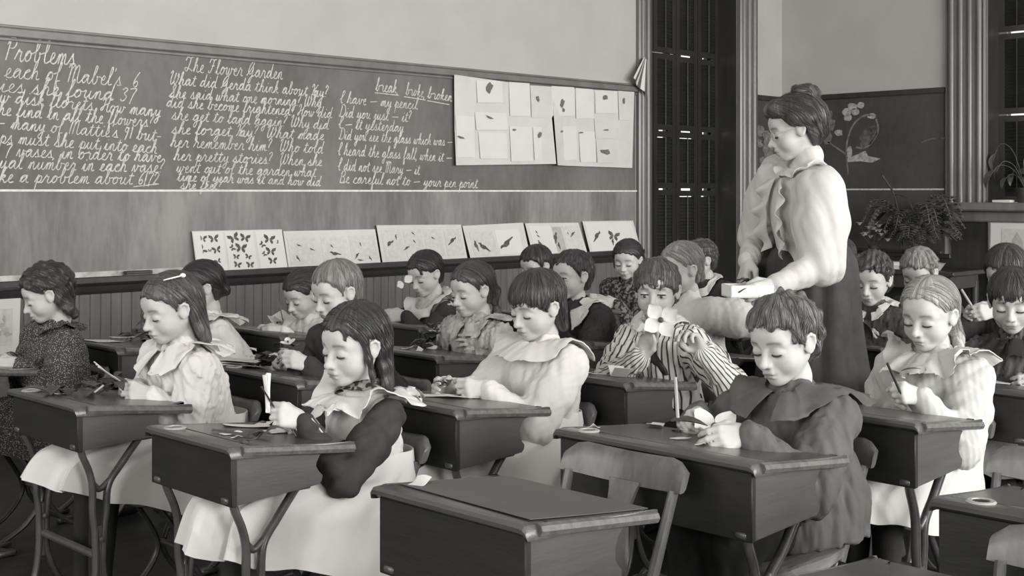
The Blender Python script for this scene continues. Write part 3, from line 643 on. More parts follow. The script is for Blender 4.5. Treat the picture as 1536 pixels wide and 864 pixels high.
def desk(xf, yn, w, d=.355, hb=.145, label='', ht=.66, drop=.04, items=None, inkwell=True):
    """school desk: front edge at x = xf, near side at y = yn, width w, lid depth d"""
    e = empty('school_desk', (xf, yn + w / 2, 0), 0, label, 'desk', 'wooden school desks on iron legs')
    hw = w / 2; sl = -drop / d
    tz = lambda x: ht + sl * x
    # lid: bullnosed board sloping down to the sitter, with a flat groove strip along its far edge
    th = .024
    prof = [(.0, tz(0) - .002)] + [(x, tz(x)) for x in (.012, .055)] + [(.056, tz(.056) - .004), (.063, tz(.063) - .004), (.064, tz(.064)), (d - .012, tz(d - .012)), (d, tz(d) - .007), (d + .001, tz(d) - .016), (d - .008, tz(d) - th), (.008, tz(0) - th), (-.004, tz(0) - .016), (-.005, tz(0) - .008)]
    def edge_ring(y, inset):
        c = (d / 2, tz(d / 2) - th / 2); return [Vector((c[0] + (x - c[0]) * (1 - inset * .04), y, c[1] + (z - c[1]) * (1 - inset))) for x, z in prof]
    rings = [edge_ring(-hw - .010, .75), edge_ring(-hw - .008, .35), edge_ring(-hw - .002, .08), edge_ring(-hw + .006, 0), edge_ring(hw - .006, 0), edge_ring(hw + .002, .08), edge_ring(hw + .008, .35), edge_ring(hw + .010, .75)]
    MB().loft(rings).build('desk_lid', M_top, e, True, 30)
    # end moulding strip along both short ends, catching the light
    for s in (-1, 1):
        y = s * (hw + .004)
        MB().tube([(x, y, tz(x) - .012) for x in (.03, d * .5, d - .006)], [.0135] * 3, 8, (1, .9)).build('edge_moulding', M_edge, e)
    # box: scroll-cut side panels, front panel, bottom board, back strip
    zb = ht - th - hb + .012
    d2 = d * .66
    out = [(.014, tz(.014) - th + .004), (.014, zb), (d2 + .02, zb + .012)]
    out += [(d2 + .028, zb + .02), (d2 + .03, zb + .032), (d2 + .020, zb + .042), (d2 + .012, zb + .055), (d2 + .012, zb + hb * .5), (d2 + .022, zb + hb * .64), (d2 + .045, zb + hb * .76), (d2 + .075, zb + hb * .82), (d - .022, zb + hb * .85)]
    out += [(d - .016, tz(d - .016) - th + .004)]
    for s in (-1, 1):
        y = s * (hw - .014)
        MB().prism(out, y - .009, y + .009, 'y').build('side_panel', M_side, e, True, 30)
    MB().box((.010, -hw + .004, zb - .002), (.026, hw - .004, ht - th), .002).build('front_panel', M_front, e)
    MB().box((.02, -hw + .022, zb + .004), (d2, hw - .022, zb + .016)).build('shelf_board', M_front, e)
    if inkwell:
        c = (.032, hw - .075)
        ik = MB().lathe([(.0, 0), (.025, 0), (.027, .003), (.024, .006), (.017, .006), (.016, .001), (.0, .001)], (c[0], c[1], tz(.03) - .001), 18).build('inkwell_rim', M_brass, e)
        MB().lathe([(.0, 0), (.0155, 0), (.0155, .003), (.0, .003)], (c[0], c[1], tz(.03) + .0005), 14).build('ink', M_hole, ik)
    # cast iron end frames: two arms meet in a slotted stem that parts again into two feet
    zt = zb + .014
    for s in (-1, 1):
        y = s * (hw - .032); mb = MB()
        xm = .085
        A = spline([(.030, y, zt), (.036, y, zt - .03), (.055, y, zt - .075), (xm - .020, y, zt - .12), (xm - .019, y, zt - .19), (xm - .012, y, zt - .25), (xm - .012, y, .19), (.055, y, .10), (.01, y, .045), (-.035, y, .014)], 6)
        B = spline([(d2 - .015, y, zt + .006), (d2 - .040, y, zt - .022), (d2 - .080, y, zt - .07), (xm + .026, y, zt - .12), (xm + .019, y, zt - .19), (xm + .012, y, zt - .25), (xm + .012, y, .19), (.135, y, .10), (.195, y, .045), (.255, y, .014)], 6)
        for P in (A, B):
            mb.tube(P, .0125, 8, (.75, 1.0), up=(0, 1, 0)); mb.tube(P, .0045, 6, up=(0, 1, 0), M=Matrix.Translation((0, -.009, 0)))
        mb.tube(spline([(xm - .024, y, zt - .105), (xm, y, zt - .128), (xm + .030, y, zt - .108)], 5), .009, 8)
        mb.tube([(xm, y, zt - .225), (xm, y, .175)], .016, 8, (1, .6), up=(0, 1, 0))
        mb.lathe([(0, -.004), (.008, -.004), (.008, .002), (0, .004)], (0, 0, 0), 10, M=Matrix.Translation((xm, y - .018, zt - .26)) @ Matrix.Rotation(math.pi / 2, 4, 'X'))
        for fx in (-.035, .255): mb.box((fx - .03, y - .018, 0), (fx + .03, y + .018, .02), .006)
        for ax in (.035, d2 - .02): mb.box((ax - .028, y - .014, zt - .012), (ax + .028, y + .014, zt + .002), .003)
        mb.build('leg', M_iron, e, True, 50)
    st = MB().tube([(.085, -hw + .035, .24), (.085, hw - .035, .24)], .011, 8)
    st.build('stretcher', M_iron, e)
    e['tz'] = 0.0; del e['tz']
    return dict(e=e, xf=xf, yn=yn, w=w, d=d, tz=tz, yc=yn + w / 2)

def chair(x, y, label, seat=.355, wd=.33, lean=.10, hback=.645, group='wooden school chairs on iron pedestals', rail=.07):
    """school chair facing -x: x is the middle of the seat"""
    e = empty('school_chair', (x, y, 0), 0, label, 'chair', group)
    hw = wd / 2
    # dished seat with rolled front
    n = 24; rings = []
    for z, k in ((-.024, .93), (-.016, 1.0), (-.004, 1.0), (.0, .96)):
        ring = []
        for i in range(n):
            a = 2 * math.pi * i / n; c, s_ = math.cos(a), math.sin(a)
            px = .165 * math.copysign(abs(c) ** .55, c) * k; py = hw * 1.02 * math.copysign(abs(s_) ** .5, s_) * k * (1 - .10 * (px > 0))
            ring.append(Vector((px, py, seat + z + (.012 * (abs(py) / hw) ** 2 if z > -.01 else 0) - .015 * max(0, -px - .11) / .06)))
        rings.append(ring)
    MB().loft(rings).build('seat', M_chairseat, e, True, 50)
    xt, xb_ = .155 + lean * .2, .155
    fx = lambda z: .115 + (z - seat) / (hback - seat) * lean
    for s in (-1, 1):
        MB().tube([(fx(seat - .03), s * (hw - .03), seat - .03), (fx(hback - rail * .8), s * (hw - .016), hback - rail * .8)], [.0155, .013], 8, (1, .75), up=(0, 1, 0)).build('back_post', M_chair, e)
    # curved top rail with rounded shoulders
    m = 15; rings = []
    for i in range(m):
        t = -1 + 2 * i / (m - 1); yy = t * (hw + .006); cx = fx(hback - .03) + .028 * (1 - t * t) ; h = rail * (1 - .42 * max(0, abs(t) - .72) / .28 * max(0, abs(t) - .72) / .28)
        zb_ = hback - rail + .012 * t * t; ring = []
        for k in range(12):
            a = 2 * math.pi * k / 12; ring.append(Vector((cx + .011 * math.copysign(abs(math.cos(a)) ** .5, math.cos(a)) + .012 * (math.sin(a)), yy, zb_ + h * .5 + h * .5 * math.copysign(abs(math.sin(a)) ** .6, math.sin(a)))))
        rings.append(ring)
    MB().loft(rings).build('top_rail', M_chair, e, True, 50)
    # vase-shaped splat
    ol = [(.034, 0), (.052, .1), (.060, .25), (.052, .42), (.036, .62), (.031, .78), (.037, .92), (.044, 1.0)]
    z0, z1 = seat - .004, hback - rail + .012; mb = MB(); rings = []
    for wv, t in ol:
        z = z0 + (z1 - z0) * t; xx = fx(z) + .018 * t + .004
        rings.append([Vector((xx - .005, -wv, z)), Vector((xx - .005, wv, z)), Vector((xx + .005, wv, z)), Vector((xx + .005, -wv, z))])
    mb.loft(rings); mb.build('splat', M_chair, e, True, 30)
    # iron pedestal with two pairs of curved legs
    for s in (-1, 1):
        yy = s * (hw - .045); mb = MB()
        for P in ([(-.11, yy, seat - .02), (-.06, yy, seat - .09), (-.015, yy, seat - .17), (-.015, yy, .13), (-.07, yy, .06), (-.15, yy, .014)], [(.11, yy, seat - .02), (.06, yy, seat - .09), (.015, yy, seat - .17), (.015, yy, .13), (.07, yy, .06), (.15, yy, .014)]):
            mb.tube(spline(P, 6), .011, 8, (.75, 1), up=(0, 1, 0))
        for fx_ in (-.15, .15): mb.box((fx_ - .028, yy - .016, 0), (fx_ + .028, yy + .016, .02), .005)
        mb.build('leg', M_iron, e, True, 50)
    MB().tube([(0, -hw + .05, .17), (0, hw - .05, .17)], .009, 8).build('stretcher', M_iron, e)
    return e

R1, R2, R3, R4, R5, R6 = 1.50, 2.17, 2.835, 3.50, 4.13, 4.80
DK = {}
for key, args in dict(
    D0=(R1, 4.13, .42, .345, .12, 'school desk at the left edge, under the arm of the child in the dotted dress'),
    D1=(R1, 3.13, .41, .345, .112, 'school desk of the girl with the hair slide, its lid strewn with dark leaves'),
    D2=(R1, 2.39, .36, .345, .125, 'school desk with inkwell and papers of the girl in the ruffled pinafore'),
    D4=(R1, 1.48, .40, .355, .155, 'empty school desk in the foreground with a dark sheet on its lid'),
    D8=(R1 + .02, .60, .42, .355, .15, 'school desk at the bottom edge, only its lid corner and inkwell in view'),
    D14=(R2, 4.20, .40, .345, .12, 'school desk with papers and a dark plant, beyond the leafy front desk by the wainscot'),
    D9=(R2, 3.09, .46, .345, .145, 'school desk of the boy in the dark jacket, heaped with dark leaves'),
    D3=(R2, 2.39, .40, .355, .15, 'school desk with glossy lid of the fringed girl in white'),
    D5=(R2, 1.48, .55, .37, .155, 'wide school desk of the writing boy, scattered with petals'),
    D7=(R2, .62, .46, .355, .15, 'school desk cut by the right edge, with a pale inkwell ring'),
    D10=(R3, 4.15, .46, .345, .12, 'school desk under the pile of white paper flowers by the wainscot'),
    D11=(R3, 3.22, .42, .345, .13, 'school desk with dark plant and white petals, second from the front boy in jacket'),
    D13=(R3, 2.38, .42, .345, .145, 'school desk in front of the boy in the striped shirt, with a folded white paper'),
    D6=(R3, 1.46, .42, .355, .15, 'school desk with a bare polished lid of the braided girl in white ruffles'),
    D12=(R4 - .1, 3.97, .44, .345, .13, 'school desk under the folded arms of the girl with petals at her cheek'),
    D17=(R4, 3.12, .42, .345, .13, 'school desk of the boy with the broad white collar'),
    D26=(R4 + .02, 2.48, .40, .345, .13, 'school desk in front of the girl with smooth fair hair, behind the striped boy'),
    D16=(R4, 1.46, .42, .355, .14, 'school desk of the dark-haired child at the right edge'),
    D27=(R5, 3.95, .42, .345, .13, 'school desk of the half hidden child behind the fringed girl'),
    D15=(R5, 2.26, .46, .345, .14, 'school desk with a shining edge beside the teacher, under the curly boy'),
    D20=(R5, 1.70, .40, .345, .14, 'school desk of the stooping boy with the pencil below the framed picture'),
    D12b=(R6 - .25, 3.98, .40, .345, .13, 'farthest school desk by the window, of the girl in dark plaid'),
    D28=(R6 + .1, 3.40, .46, .345, .13, 'far school desk under the outstretched hand of the fair girl'),
    D18=(R6, 2.32, .42, .345, .13, 'far school desk of the fair boy hidden behind the braided girl'),
).items():
    DK[key] = desk(*args[:5], label=args[5], inkwell=key in ('D2', 'D5', 'D6', 'D7', 'D8', 'D9', 'D1'))
# ================================================================ figures: distance fields blended into one continuous skin
import openvdb as vdb
def smin(a, b, k):
    if k <= 0: return np.minimum(a, b)
    h = np.maximum(k - np.abs(a - b), 0) / k
    return np.minimum(a, b) - h * h * k * .25
def smax(a, b, k): return -smin(-a, -b, k)
def V3(*a): return np.array(a, dtype=np.float32)
class Frame:
    """points of a block expressed in a rotated, scaled local frame"""
    def __init__(s, X, Y, Z, o=None, R=None, sc=1.0):
        if o is None: s.x, s.y, s.z, s.sc = X, Y, Z, 1.0
        else:
            o = np.asarray(o, np.float32); R = np.asarray(R, np.float32)     # columns of R are the local axes in the world
            dx, dy, dz = X - o[0], Y - o[1], Z - o[2]
            s.x = (dx * R[0, 0] + dy * R[1, 0] + dz * R[2, 0]) / sc
            s.y = (dx * R[0, 1] + dy * R[1, 1] + dz * R[2, 1]) / sc
            s.z = (dx * R[0, 2] + dy * R[1, 2] + dz * R[2, 2]) / sc
            s.sc = sc
    def sph(s, c, r): return np.sqrt((s.x - c[0]) ** 2 + (s.y - c[1]) ** 2 + (s.z - c[2]) ** 2) - r
    def ell(s, c, r, rot=None):
        x, y, z = s.x - c[0], s.y - c[1], s.z - c[2]
        if rot is not None:
            R = np.asarray(rot, np.float32)
            x, y, z = x * R[0, 0] + y * R[1, 0] + z * R[2, 0], x * R[0, 1] + y * R[1, 1] + z * R[2, 1], x * R[0, 2] + y * R[1, 2] + z * R[2, 2]
        k0 = np.sqrt((x / r[0]) ** 2 + (y / r[1]) ** 2 + (z / r[2]) ** 2)
        k1 = np.sqrt((x / r[0] ** 2) ** 2 + (y / r[1] ** 2) ** 2 + (z / r[2] ** 2) ** 2)
        return k0 * (k0 - 1) / np.maximum(k1, 1e-6)
    def cap(s, a, b, ra, rb=None):
        rb = ra if rb is None else rb
        a, b = np.asarray(a, np.float32), np.asarray(b, np.float32); d = b - a; L2 = float(d @ d) + 1e-12
        px, py, pz = s.x - a[0], s.y - a[1], s.z - a[2]
        t = np.clip((px * d[0] + py * d[1] + pz * d[2]) / L2, 0, 1)
        return np.sqrt((px - t * d[0]) ** 2 + (py - t * d[1]) ** 2 + (pz - t * d[2]) ** 2) - (ra + (rb - ra) * t)
    def flatcap(s, a, b, ra, rb, n, q):
        """capsule squashed by factor q along unit direction n"""
        a, b, n = (np.asarray(v, np.float32) for v in (a, b, n)); d = b - a; L2 = float(d @ d) + 1e-12
        px, py, pz = s.x - a[0], s.y - a[1], s.z - a[2]; t = np.clip((px * d[0] + py * d[1] + pz * d[2]) / L2, 0, 1)
        qx, qy, qz = px - t * d[0], py - t * d[1], pz - t * d[2]; h = qx * n[0] + qy * n[1] + qz * n[2]
        e = (1 / q - 1) * h
        return (np.sqrt((qx + e * n[0]) ** 2 + (qy + e * n[1]) ** 2 + (qz + e * n[2]) ** 2) - (ra + (rb - ra) * t)) * min(1, q * 1.2)
class Grid:
    def __init__(s, lo, hi, res):
        s.lo = np.asarray(lo, np.float32); s.res = res
        s.n = np.maximum(4, np.ceil((np.asarray(hi) - s.lo) / res).astype(int) + 1)
        s.D = np.full(s.n, .05, np.float32)
        s.ax = [s.lo[i] + np.arange(s.n[i], dtype=np.float32) * res for i in range(3)]
    def block(s, lo, hi, o=None, R=None, sc=1.0):
        i0 = np.clip(np.floor((np.asarray(lo) - s.lo) / s.res).astype(int), 0, s.n - 1)
        i1 = np.clip(np.ceil((np.asarray(hi) - s.lo) / s.res).astype(int) + 1, 1, s.n)
        i1 = np.maximum(i1, i0 + 1)
        sl = tuple(slice(a, b) for a, b in zip(i0, i1))
        return sl, Frame(s.ax[0][sl[0]][:, None, None], s.ax[1][sl[1]][None, :, None], s.ax[2][sl[2]][None, None, :], o, R, sc)
    def union(s, sl, d, k=0.0): s.D[sl] = smin(s.D[sl], d, k)
    def cap(s, a, b, ra, rb=None, k=0.0, op='u', flat=None):
        rb = ra if rb is None else rb; a, b = np.asarray(a, float), np.asarray(b, float); m = max(ra, rb) + k + .03
        sl, f = s.block(np.minimum(a, b) - m, np.maximum(a, b) + m)
        d = f.cap(a, b, ra, rb) if flat is None else f.flatcap(a, b, ra, rb, *flat)
        s.D[sl] = smin(s.D[sl], d, k) if op == 'u' else smax(s.D[sl], -d, k)
    def ell(s, c, r, R=None, k=0.0, op='u'):
        c = np.asarray(c, float); m = max(r) + k + .03; sl, f = s.block(c - m, c + m); d = f.ell(c, r, R)
        s.D[sl] = smin(s.D[sl], d, k) if op == 'u' else smax(s.D[sl], -d, k)
    def wrinkle(s, amp, wl, seed, lo=None, hi=None, aniso=(1, 1, .3)):
        r = np.random.RandomState(seed); sl, f = s.block(lo if lo is not None else s.lo, hi if hi is not None else s.lo + s.n * s.res)
        w = 0
        for i in range(5):
            k = r.normal(size=3) * np.asarray(aniso); k *= 2 * math.pi / (wl * r.uniform(1.2, 2.6)) / np.linalg.norm(k)
            ph = f.x * k[0] + f.y * k[1] + f.z * k[2] + r.uniform(0, 6.3)
            k2 = r.normal(size=3) * 9
            w = w + (1 - 2 * np.abs(np.sin(ph + .8 * np.sin(f.x * k2[0] + f.y * k2[1] + f.z * k2[2])))) 
        s.D[sl] = s.D[sl] + (amp / 2.3) * w
    def sample(s, P):
        q = (np.asarray(P, float) - s.lo) / s.res; q = np.clip(q, 0, s.n - 1.001); i = np.floor(q).astype(int); f = q - i; out = 0
        for a in (0, 1):
            for b in (0, 1):
                for c in (0, 1):
                    w = (f[:, 0] if a else 1 - f[:, 0]) * (f[:, 1] if b else 1 - f[:, 1]) * (f[:, 2] if c else 1 - f[:, 2])
                    out = out + w * s.D[i[:, 0] + a, i[:, 1] + b, i[:, 2] + c]
        return out
    def grad(s, P, h=.006):
        G = np.stack([s.sample(P + np.eye(3)[i] * h) - s.sample(P - np.eye(3)[i] * h) for i in range(3)], 1)
        return G / np.maximum(np.linalg.norm(G, axis=1, keepdims=True), 1e-6)
    def mesh(s, name, extra=None):
        D = s.D; D[0], D[-1] = np.maximum(D[0], .004), np.maximum(D[-1], .004); D[:, 0] = np.maximum(D[:, 0], .004); D[:, -1] = np.maximum(D[:, -1], .004); D[:, :, 0] = np.maximum(D[:, :, 0], .004); D[:, :, -1] = np.maximum(D[:, :, -1], .004)
        g = vdb.FloatGrid(.05); g.copyFromArray(np.ascontiguousarray(D))
        P, Q = g.convertToQuads(0.0)
        P = P.astype(np.float32) * s.res + s.lo
        # keep the main pieces, drop specks
        me = bpy.data.meshes.new(name)
        if extra is not None:
            Q = np.concatenate([Q, extra[1] + len(P)]); P = np.concatenate([P, extra[0].astype(np.float32)])
        n = len(Q); me.vertices.add(len(P)); me.vertices.foreach_set('co', P.ravel()); me.loops.add(n * 4); me.loops.foreach_set('vertex_index', Q.astype(np.int32).ravel())
        me.polygons.add(n); me.polygons.foreach_set('loop_start', np.arange(n, dtype=np.int32) * 4); me.polygons.foreach_set('loop_total', np.full(n, 4, np.int32))
        me.update(calc_edges=True); me.validate()
        return me, P
# ---------------------------------------------------------------- what people are made of
M_skin = mat('skin', .43, .55, .22, var=.05, scale=30, attr='tint')
M_hair = {}
def hair_mat(g):
    if g in M_hair: return M_hair[g]
    m = bpy.data.materials.new('hair'); m.use_nodes = True; nt = m.node_tree; N, L = nt.nodes, nt.links; b = N['Principled BSDF']
    b.inputs['Roughness'].default_value = .42; b.inputs['Specular IOR Level'].default_value = .45
    a = N.new('ShaderNodeAttribute'); a.attribute_name = 'strand'
    mp = N.new('ShaderNodeMapping'); mp.inputs['Scale'].default_value = (1, 1, .06); L.new(a.outputs['Vector'], mp.inputs[0])
    n = N.new('ShaderNodeTexNoise'); n.inputs['Scale'].default_value = 13; n.inputs['Detail'].default_value = 5; L.new(mp.outputs[0], n.inputs['Vector'])
    r = N.new('ShaderNodeValToRGB'); r.color_ramp.elements[0].position = .3; r.color_ramp.elements[1].position = .72
    r.color_ramp.elements[0].color = g3(g * .45); r.color_ramp.elements[1].color = g3(g * 1.6); L.new(n.outputs['Fac'], r.inputs[0]); L.new(r.outputs[0], b.inputs['Base Color'])
    bp = N.new('ShaderNodeBump'); bp.inputs['Strength'].default_value = .5; bp.inputs['Distance'].default_value = .004; L.new(n.outputs['Fac'], bp.inputs['Height']); L.new(bp.outputs[0], b.inputs['Normal'])
    M_hair[g] = m; return m
def cloth(name, g, var=.08, rough=.9, bump=.12, **k): return mat(name, g, rough, .15, var=var, scale=18, bump=bump, bscale=320, bdist=.002, **k)
M_white = cloth('white_cotton', .57, .03); M_blouse = cloth('white_blouse_lawn', .46, .03); M_ivory = cloth('ivory_cotton', .45, .03); M_cream = cloth('cream_muslin', .58, .05); M_pale = cloth('grey_print_cotton', .36, .35)
M_wool = cloth('dark_wool', .038, .25); M_grey = cloth('grey_flannel', .095, .15); M_tweed = cloth('brown_tweed', .075, .5); M_black = cloth('black_serge', .016, .2)
M_stock = cloth('black_stocking', .022, .15); M_shoe = mat('black_leather', .020, .3, .5); M_belt = mat('black_belt', .015, .35, .5)
def pattern(name, kind, ga, gb):
    m = bpy.data.materials.new(name); m.use_nodes = True; nt = m.node_tree; N, L = nt.nodes, nt.links; b = N['Principled BSDF']; b.inputs['Roughness'].default_value = .9; b.inputs['Specular IOR Level'].default_value = .15
    r = N.new('ShaderNodeValToRGB'); r.color_ramp.elements[0].color = g3(ga); r.color_ramp.elements[1].color = g3(gb)
    tc = N.new('ShaderNodeTexCoord')
    if kind == 'dots':
        v = N.new('ShaderNodeTexVoronoi'); v.inputs['Scale'].default_value = 210; L.new(tc.outputs['Object'], v.inputs['Vector'])
        r.color_ramp.elements[0].position = .28; r.color_ramp.elements[1].position = .36; L.new(v.outputs['Distance'], r.inputs[0])
    elif kind == 'stripes':
        a = N.new('ShaderNodeAttribute'); a.attribute_name = 'strip'
        f = N.new('ShaderNodeMath'); f.operation = 'FRACT'; L.new(a.outputs['Fac'], f.inputs[0]); L.new(f.outputs[0], r.inputs[0])
        r.color_ramp.elements[0].position = .68; r.color_ramp.elements[1].position = .74
    else:
        w1 = N.new('ShaderNodeTexNoise'); w1.inputs['Scale'].default_value = 70; w1.inputs['Detail'].default_value = 1; L.new(tc.outputs['Object'], w1.inputs['Vector'])
        r.color_ramp.elements[0].position = .48; r.color_ramp.elements[1].position = .56; L.new(w1.outputs['Fac'], r.inputs[0])
    L.new(r.outputs[0], b.inputs['Base Color']); return m
M_dots = pattern('dotted_print', 'dots', .30, .045); M_stripe = pattern('striped_shirting', 'stripes', .60, .06); M_plaid = pattern('dark_plaid', 'plaid', .03, .16); M_scarf = pattern('speckled_scarf', 'plaid', .03, .22)
M_stripef = pattern('striped_cuff', 'stripes', .05, .40)
M_iris = mat('dark_eye', .03, .15, .6); M_eye = mat('eye_white', .5, .3, .5); M_lash = mat('eyelash', .05, .7, .2)
M_petal = mat('white_petal', .55, .85, .15, var=.08, scale=20); M_leaf = mat('dark_leaf', .05, .5, .35, var=.4, scale=20); M_wood = mat('pencil_wood', .28, .45, .4, var=.2, stretch=(1, 1, .2))

def npv(v): return np.array([v[0], v[1], v[2]], float)
def unit(v): v = np.asarray(v, float); return v / (np.linalg.norm(v) + 1e-9)
def basis(psi, pitch=0.0, roll=0.0, base=math.pi):
    """axes (forward, left, up) of someone facing -x turned psi degrees to their own left, head bowed by pitch"""
    a = base + math.radians(psi); p = math.radians(pitch); r = math.radians(roll)
    f = np.array([math.cos(a) * math.cos(p), math.sin(a) * math.cos(p), -math.sin(p)]); l = np.array([-math.sin(a), math.cos(a), 0]); u = np.cross(f, l)
    l, u = l * math.cos(r) + u * math.sin(r), u * math.cos(r) - l * math.sin(r)
    return np.stack([f, l, u], 1)
def ik(S, Wt, l1, l2, pole):
    d = Wt - S; L = np.linalg.norm(d); mx = (l1 + l2) * .985
    if L > mx: l1, l2 = l1 * L / mx, l2 * L / mx
    a = (l1 * l1 - l2 * l2 + L * L) / (2 * L); h = math.sqrt(max(0, l1 * l1 - a * a)); dn = d / L
    p = pole - dn * (pole @ dn); return S + dn * a + unit(p) * h

def head_sdf(g, c, R, H, fat=1.0, adult=False):
    m = .66 * H; sl, f = g.block(c - m, c + m, c, R, H)
    d = f.ell((-.07, 0, .12), (.44, .355, .38))
    d = smin(d, f.ell((.07, 0, -.13), (.29, .27 * fat, .34)), .12)
    ay = np.abs(f.y); fa = Frame(f.x, ay, f.z)
    d = smin(d, fa.cap((-.06, .21, -.20), (.19, .07, -.40), .07, .065), .10)
    d = smin(d, f.sph((.245, 0, -.42), .078), .10)
    d = smin(d, fa.sph((.17, .155 * fat, -.20), .135), .09)
    d = smin(d, f.cap((.27, -.10, .14), (.27, .10, .14), .09), .10)
    d = smin(d, fa.cap((.315, .05, .025), (.255, .20, .035), .045), .07)
    d = smax(d, -fa.ell((.405, .148, -.055), (.10, .105, .072)), .07)
    d = smin(d, fa.ell((.272, .143, -.058), (.088, .088, .070)), .022)
    d = smin(d, f.cap((.325, 0, .0), (.425, 0, -.185), .030, .044), .05)
    d = smin(d, f.sph((.437, 0, -.195), .040), .03)
    d = smin(d, fa.sph((.385, .048, -.208), .036), .03)
    d = smax(d, -fa.sph((.405, .022, -.245), .014), .02)
    d = smin(d, f.ell((.315, 0, -.315), (.075, .105, .085)), .06)
    d = smin(d, f.flatcap((.372, -.058, -.310), (.372, .058, -.310), .023, .023, (0, 0, 1), .9), .028)
    d = smin(d, f.flatcap((.362, -.048, -.353), (.362, .048, -.353), .026, .026, (0, 0, 1), .9), .025)
    d = smax(d, -fa.cap((.400, 0, -.331), (.350, .100, -.336), .010), .018)
    d = smax(d, -f.cap((.375, -.03, -.392), (.375, .03, -.392), .016), .04)
    # ears: rim, lobe and hollow
    e = fa.ell((-.035, .352, -.055), (.078, .028, .118), [[.94, .34, 0], [-.34, .94, 0], [0, 0, 1]])
    pts = [(.02, .345, -.01), (.012, .372, .045), (-.045, .392, .068), (-.098, .395, .03), (-.105, .388, -.04), (-.07, .372, -.11), (-.02, .352, -.155)]
    for a, b in zip(pts[:-1], pts[1:]): e = smin(e, fa.cap(a, b, .021), .012)
    e = smax(e, -fa.ell((-.035, .402, -.035), (.044, .032, .062)), .02)
    d = smin(d, e, .025)
    g.union(sl, d * H, 0)

def skin_tint(me, P, c, R, H):
    q = (P - c) @ R / H; x, y, z = q[:, 0], np.abs(q[:, 1]), q[:, 2]; front = np.clip((x - .2) / .06, 0, 1) * (np.linalg.norm(q, axis=1) < .75)
    gs = lambda v, s: np.exp(-(v / s) ** 2)
    lip = front * np.clip(1.3 * gs(z + .331, .036) * gs(y, .088), 0, 1)
    zb = .052 + .30 * (y - .05) * (y < .13) - .0 + .024 - .35 * np.maximum(y - .16, 0)
    brow = front * gs(z - (.050 + .10 * np.minimum(y, .14) - .25 * np.maximum(y - .16, 0)), .019) * np.clip((y - .05) / .03, 0, 1) * np.clip((.245 - y) / .04, 0, 1)
    cheek = .06 * gs(x - .25, .15) * gs(y - .18, .1) * gs(z + .17, .1)
    t = (1 - .50 * lip) * (1 - .62 * brow) * (1 - cheek)
    col = np.ones((len(P), 4), np.float32); col[:, 0] = t; col[:, 1] = t * (1 - .02 * lip); col[:, 2] = t
    a = me.attributes.new('tint', 'FLOAT_COLOR', 'POINT'); a.data.foreach_set('color', col.ravel())

def hand_sdf(g, Wp, X, T, s, curl=.5, spread=.25, thumb=.4, flip=1, pinch=False, idx=None):
    """palm, four jointed fingers and a thumb; X points along the fingers, T towards the thumb's side"""
    X = unit(X); T = unit(np.asarray(T, float) - X * (X @ np.asarray(T, float))); Zb = np.cross(X, T) * flip      # back of the hand
    P = lambda x, y, z: Wp + (X * x + T * y + Zb * z) * s
    g.cap(Wp - X * .02 * s, P(.012, 0, 0), .0165 * s, .0170 * s, .012, flat=(Zb, .72))
    K = [(.060, .0235), (.064, .0080), (.061, -.0075), (.055, -.0215)]
    for i, (kx, ky) in enumerate(K): g.cap(P(.008, ky * .45, 0), P(kx, ky, .002), .0125 * s, .0088 * s, .010)
    L = [(.026, .017, .015), (.029, .019, .016), (.026, .018, .015), (.020, .014, .013)]
    for i, (kx, ky) in enumerate(K):
        c = curl[i] if hasattr(curl, '__len__') else curl
        sp = spread * (1.5 - i) * .16; a = c * 1.15; p = P(kx, ky, .002); r = [.0078, .0070, .0064, .0054] if i < 3 else [.0068, .0062, .0056, .0048]
        for j, ln in enumerate(L[i]):
            d = (X * math.cos(sp) + T * math.sin(sp)) * math.cos(a) - Zb * math.sin(a); q = p + d * ln * s
            g.cap(p, q, r[j] * s, r[j + 1] * s, .003); p = q; a += c * (1.35 if j == 0 else .8)
    p0, p1 = P(.012, .016, -.004), P(.034, .036 - .006 * thumb, -.010 - .012 * thumb)
    g.cap(p0, p1, .0112 * s, .0092 * s, .010)
    p2 = P(.056 + .004 * thumb, .041 - .022 * thumb, -.018 - .018 * thumb); g.cap(p1, p2, .0088 * s, .0075 * s, .003)
    p3 = P(.074, .036 - .036 * thumb, -.020 - .026 * thumb); g.cap(p2, p3, .0075 * s, .0056 * s, .002)
    return P

HL = {
 'girl': ([-.5, -.22, -.15, -.115, .03, .06, .11, .20, .33, .45], [-.40, -.38, -.20, .06, .09, .03, .05, .15, .235, .25]),  # hairline height over the head's depth, in head units, back to front
 'boy': ([-.5, -.22, -.15, -.115, .03, .06, .11, .17, .30, .45], [-.36, -.36, -.22, .06, .09, -.02, .02, .15, .25, .28]),
 'back': ([-.5, -.22, -.15, -.115, .03, .06, .11, .20, .33, .45], [-.40, -.38, -.20, .06, .09, .04, .06, .20, .31, .33]),
 'bangs': ([-.5, -.22, -.15, -.115, .03, .06, .11, .17, .30, .45], [-.42, -.40, -.24, .05, .08, -.08, -.06, .03, .085, .09]),
 'bob': ([-.5, -.15, .0, .06, .13, .20, .33, .45], [-.48, -.45, -.38, -.26, -.02, .12, .24, .27]),
 'bobbangs': ([-.5, -.15, .0, .06, .13, .20, .33, .45], [-.48, -.45, -.38, -.26, -.06, .04, .09, .10]),
}
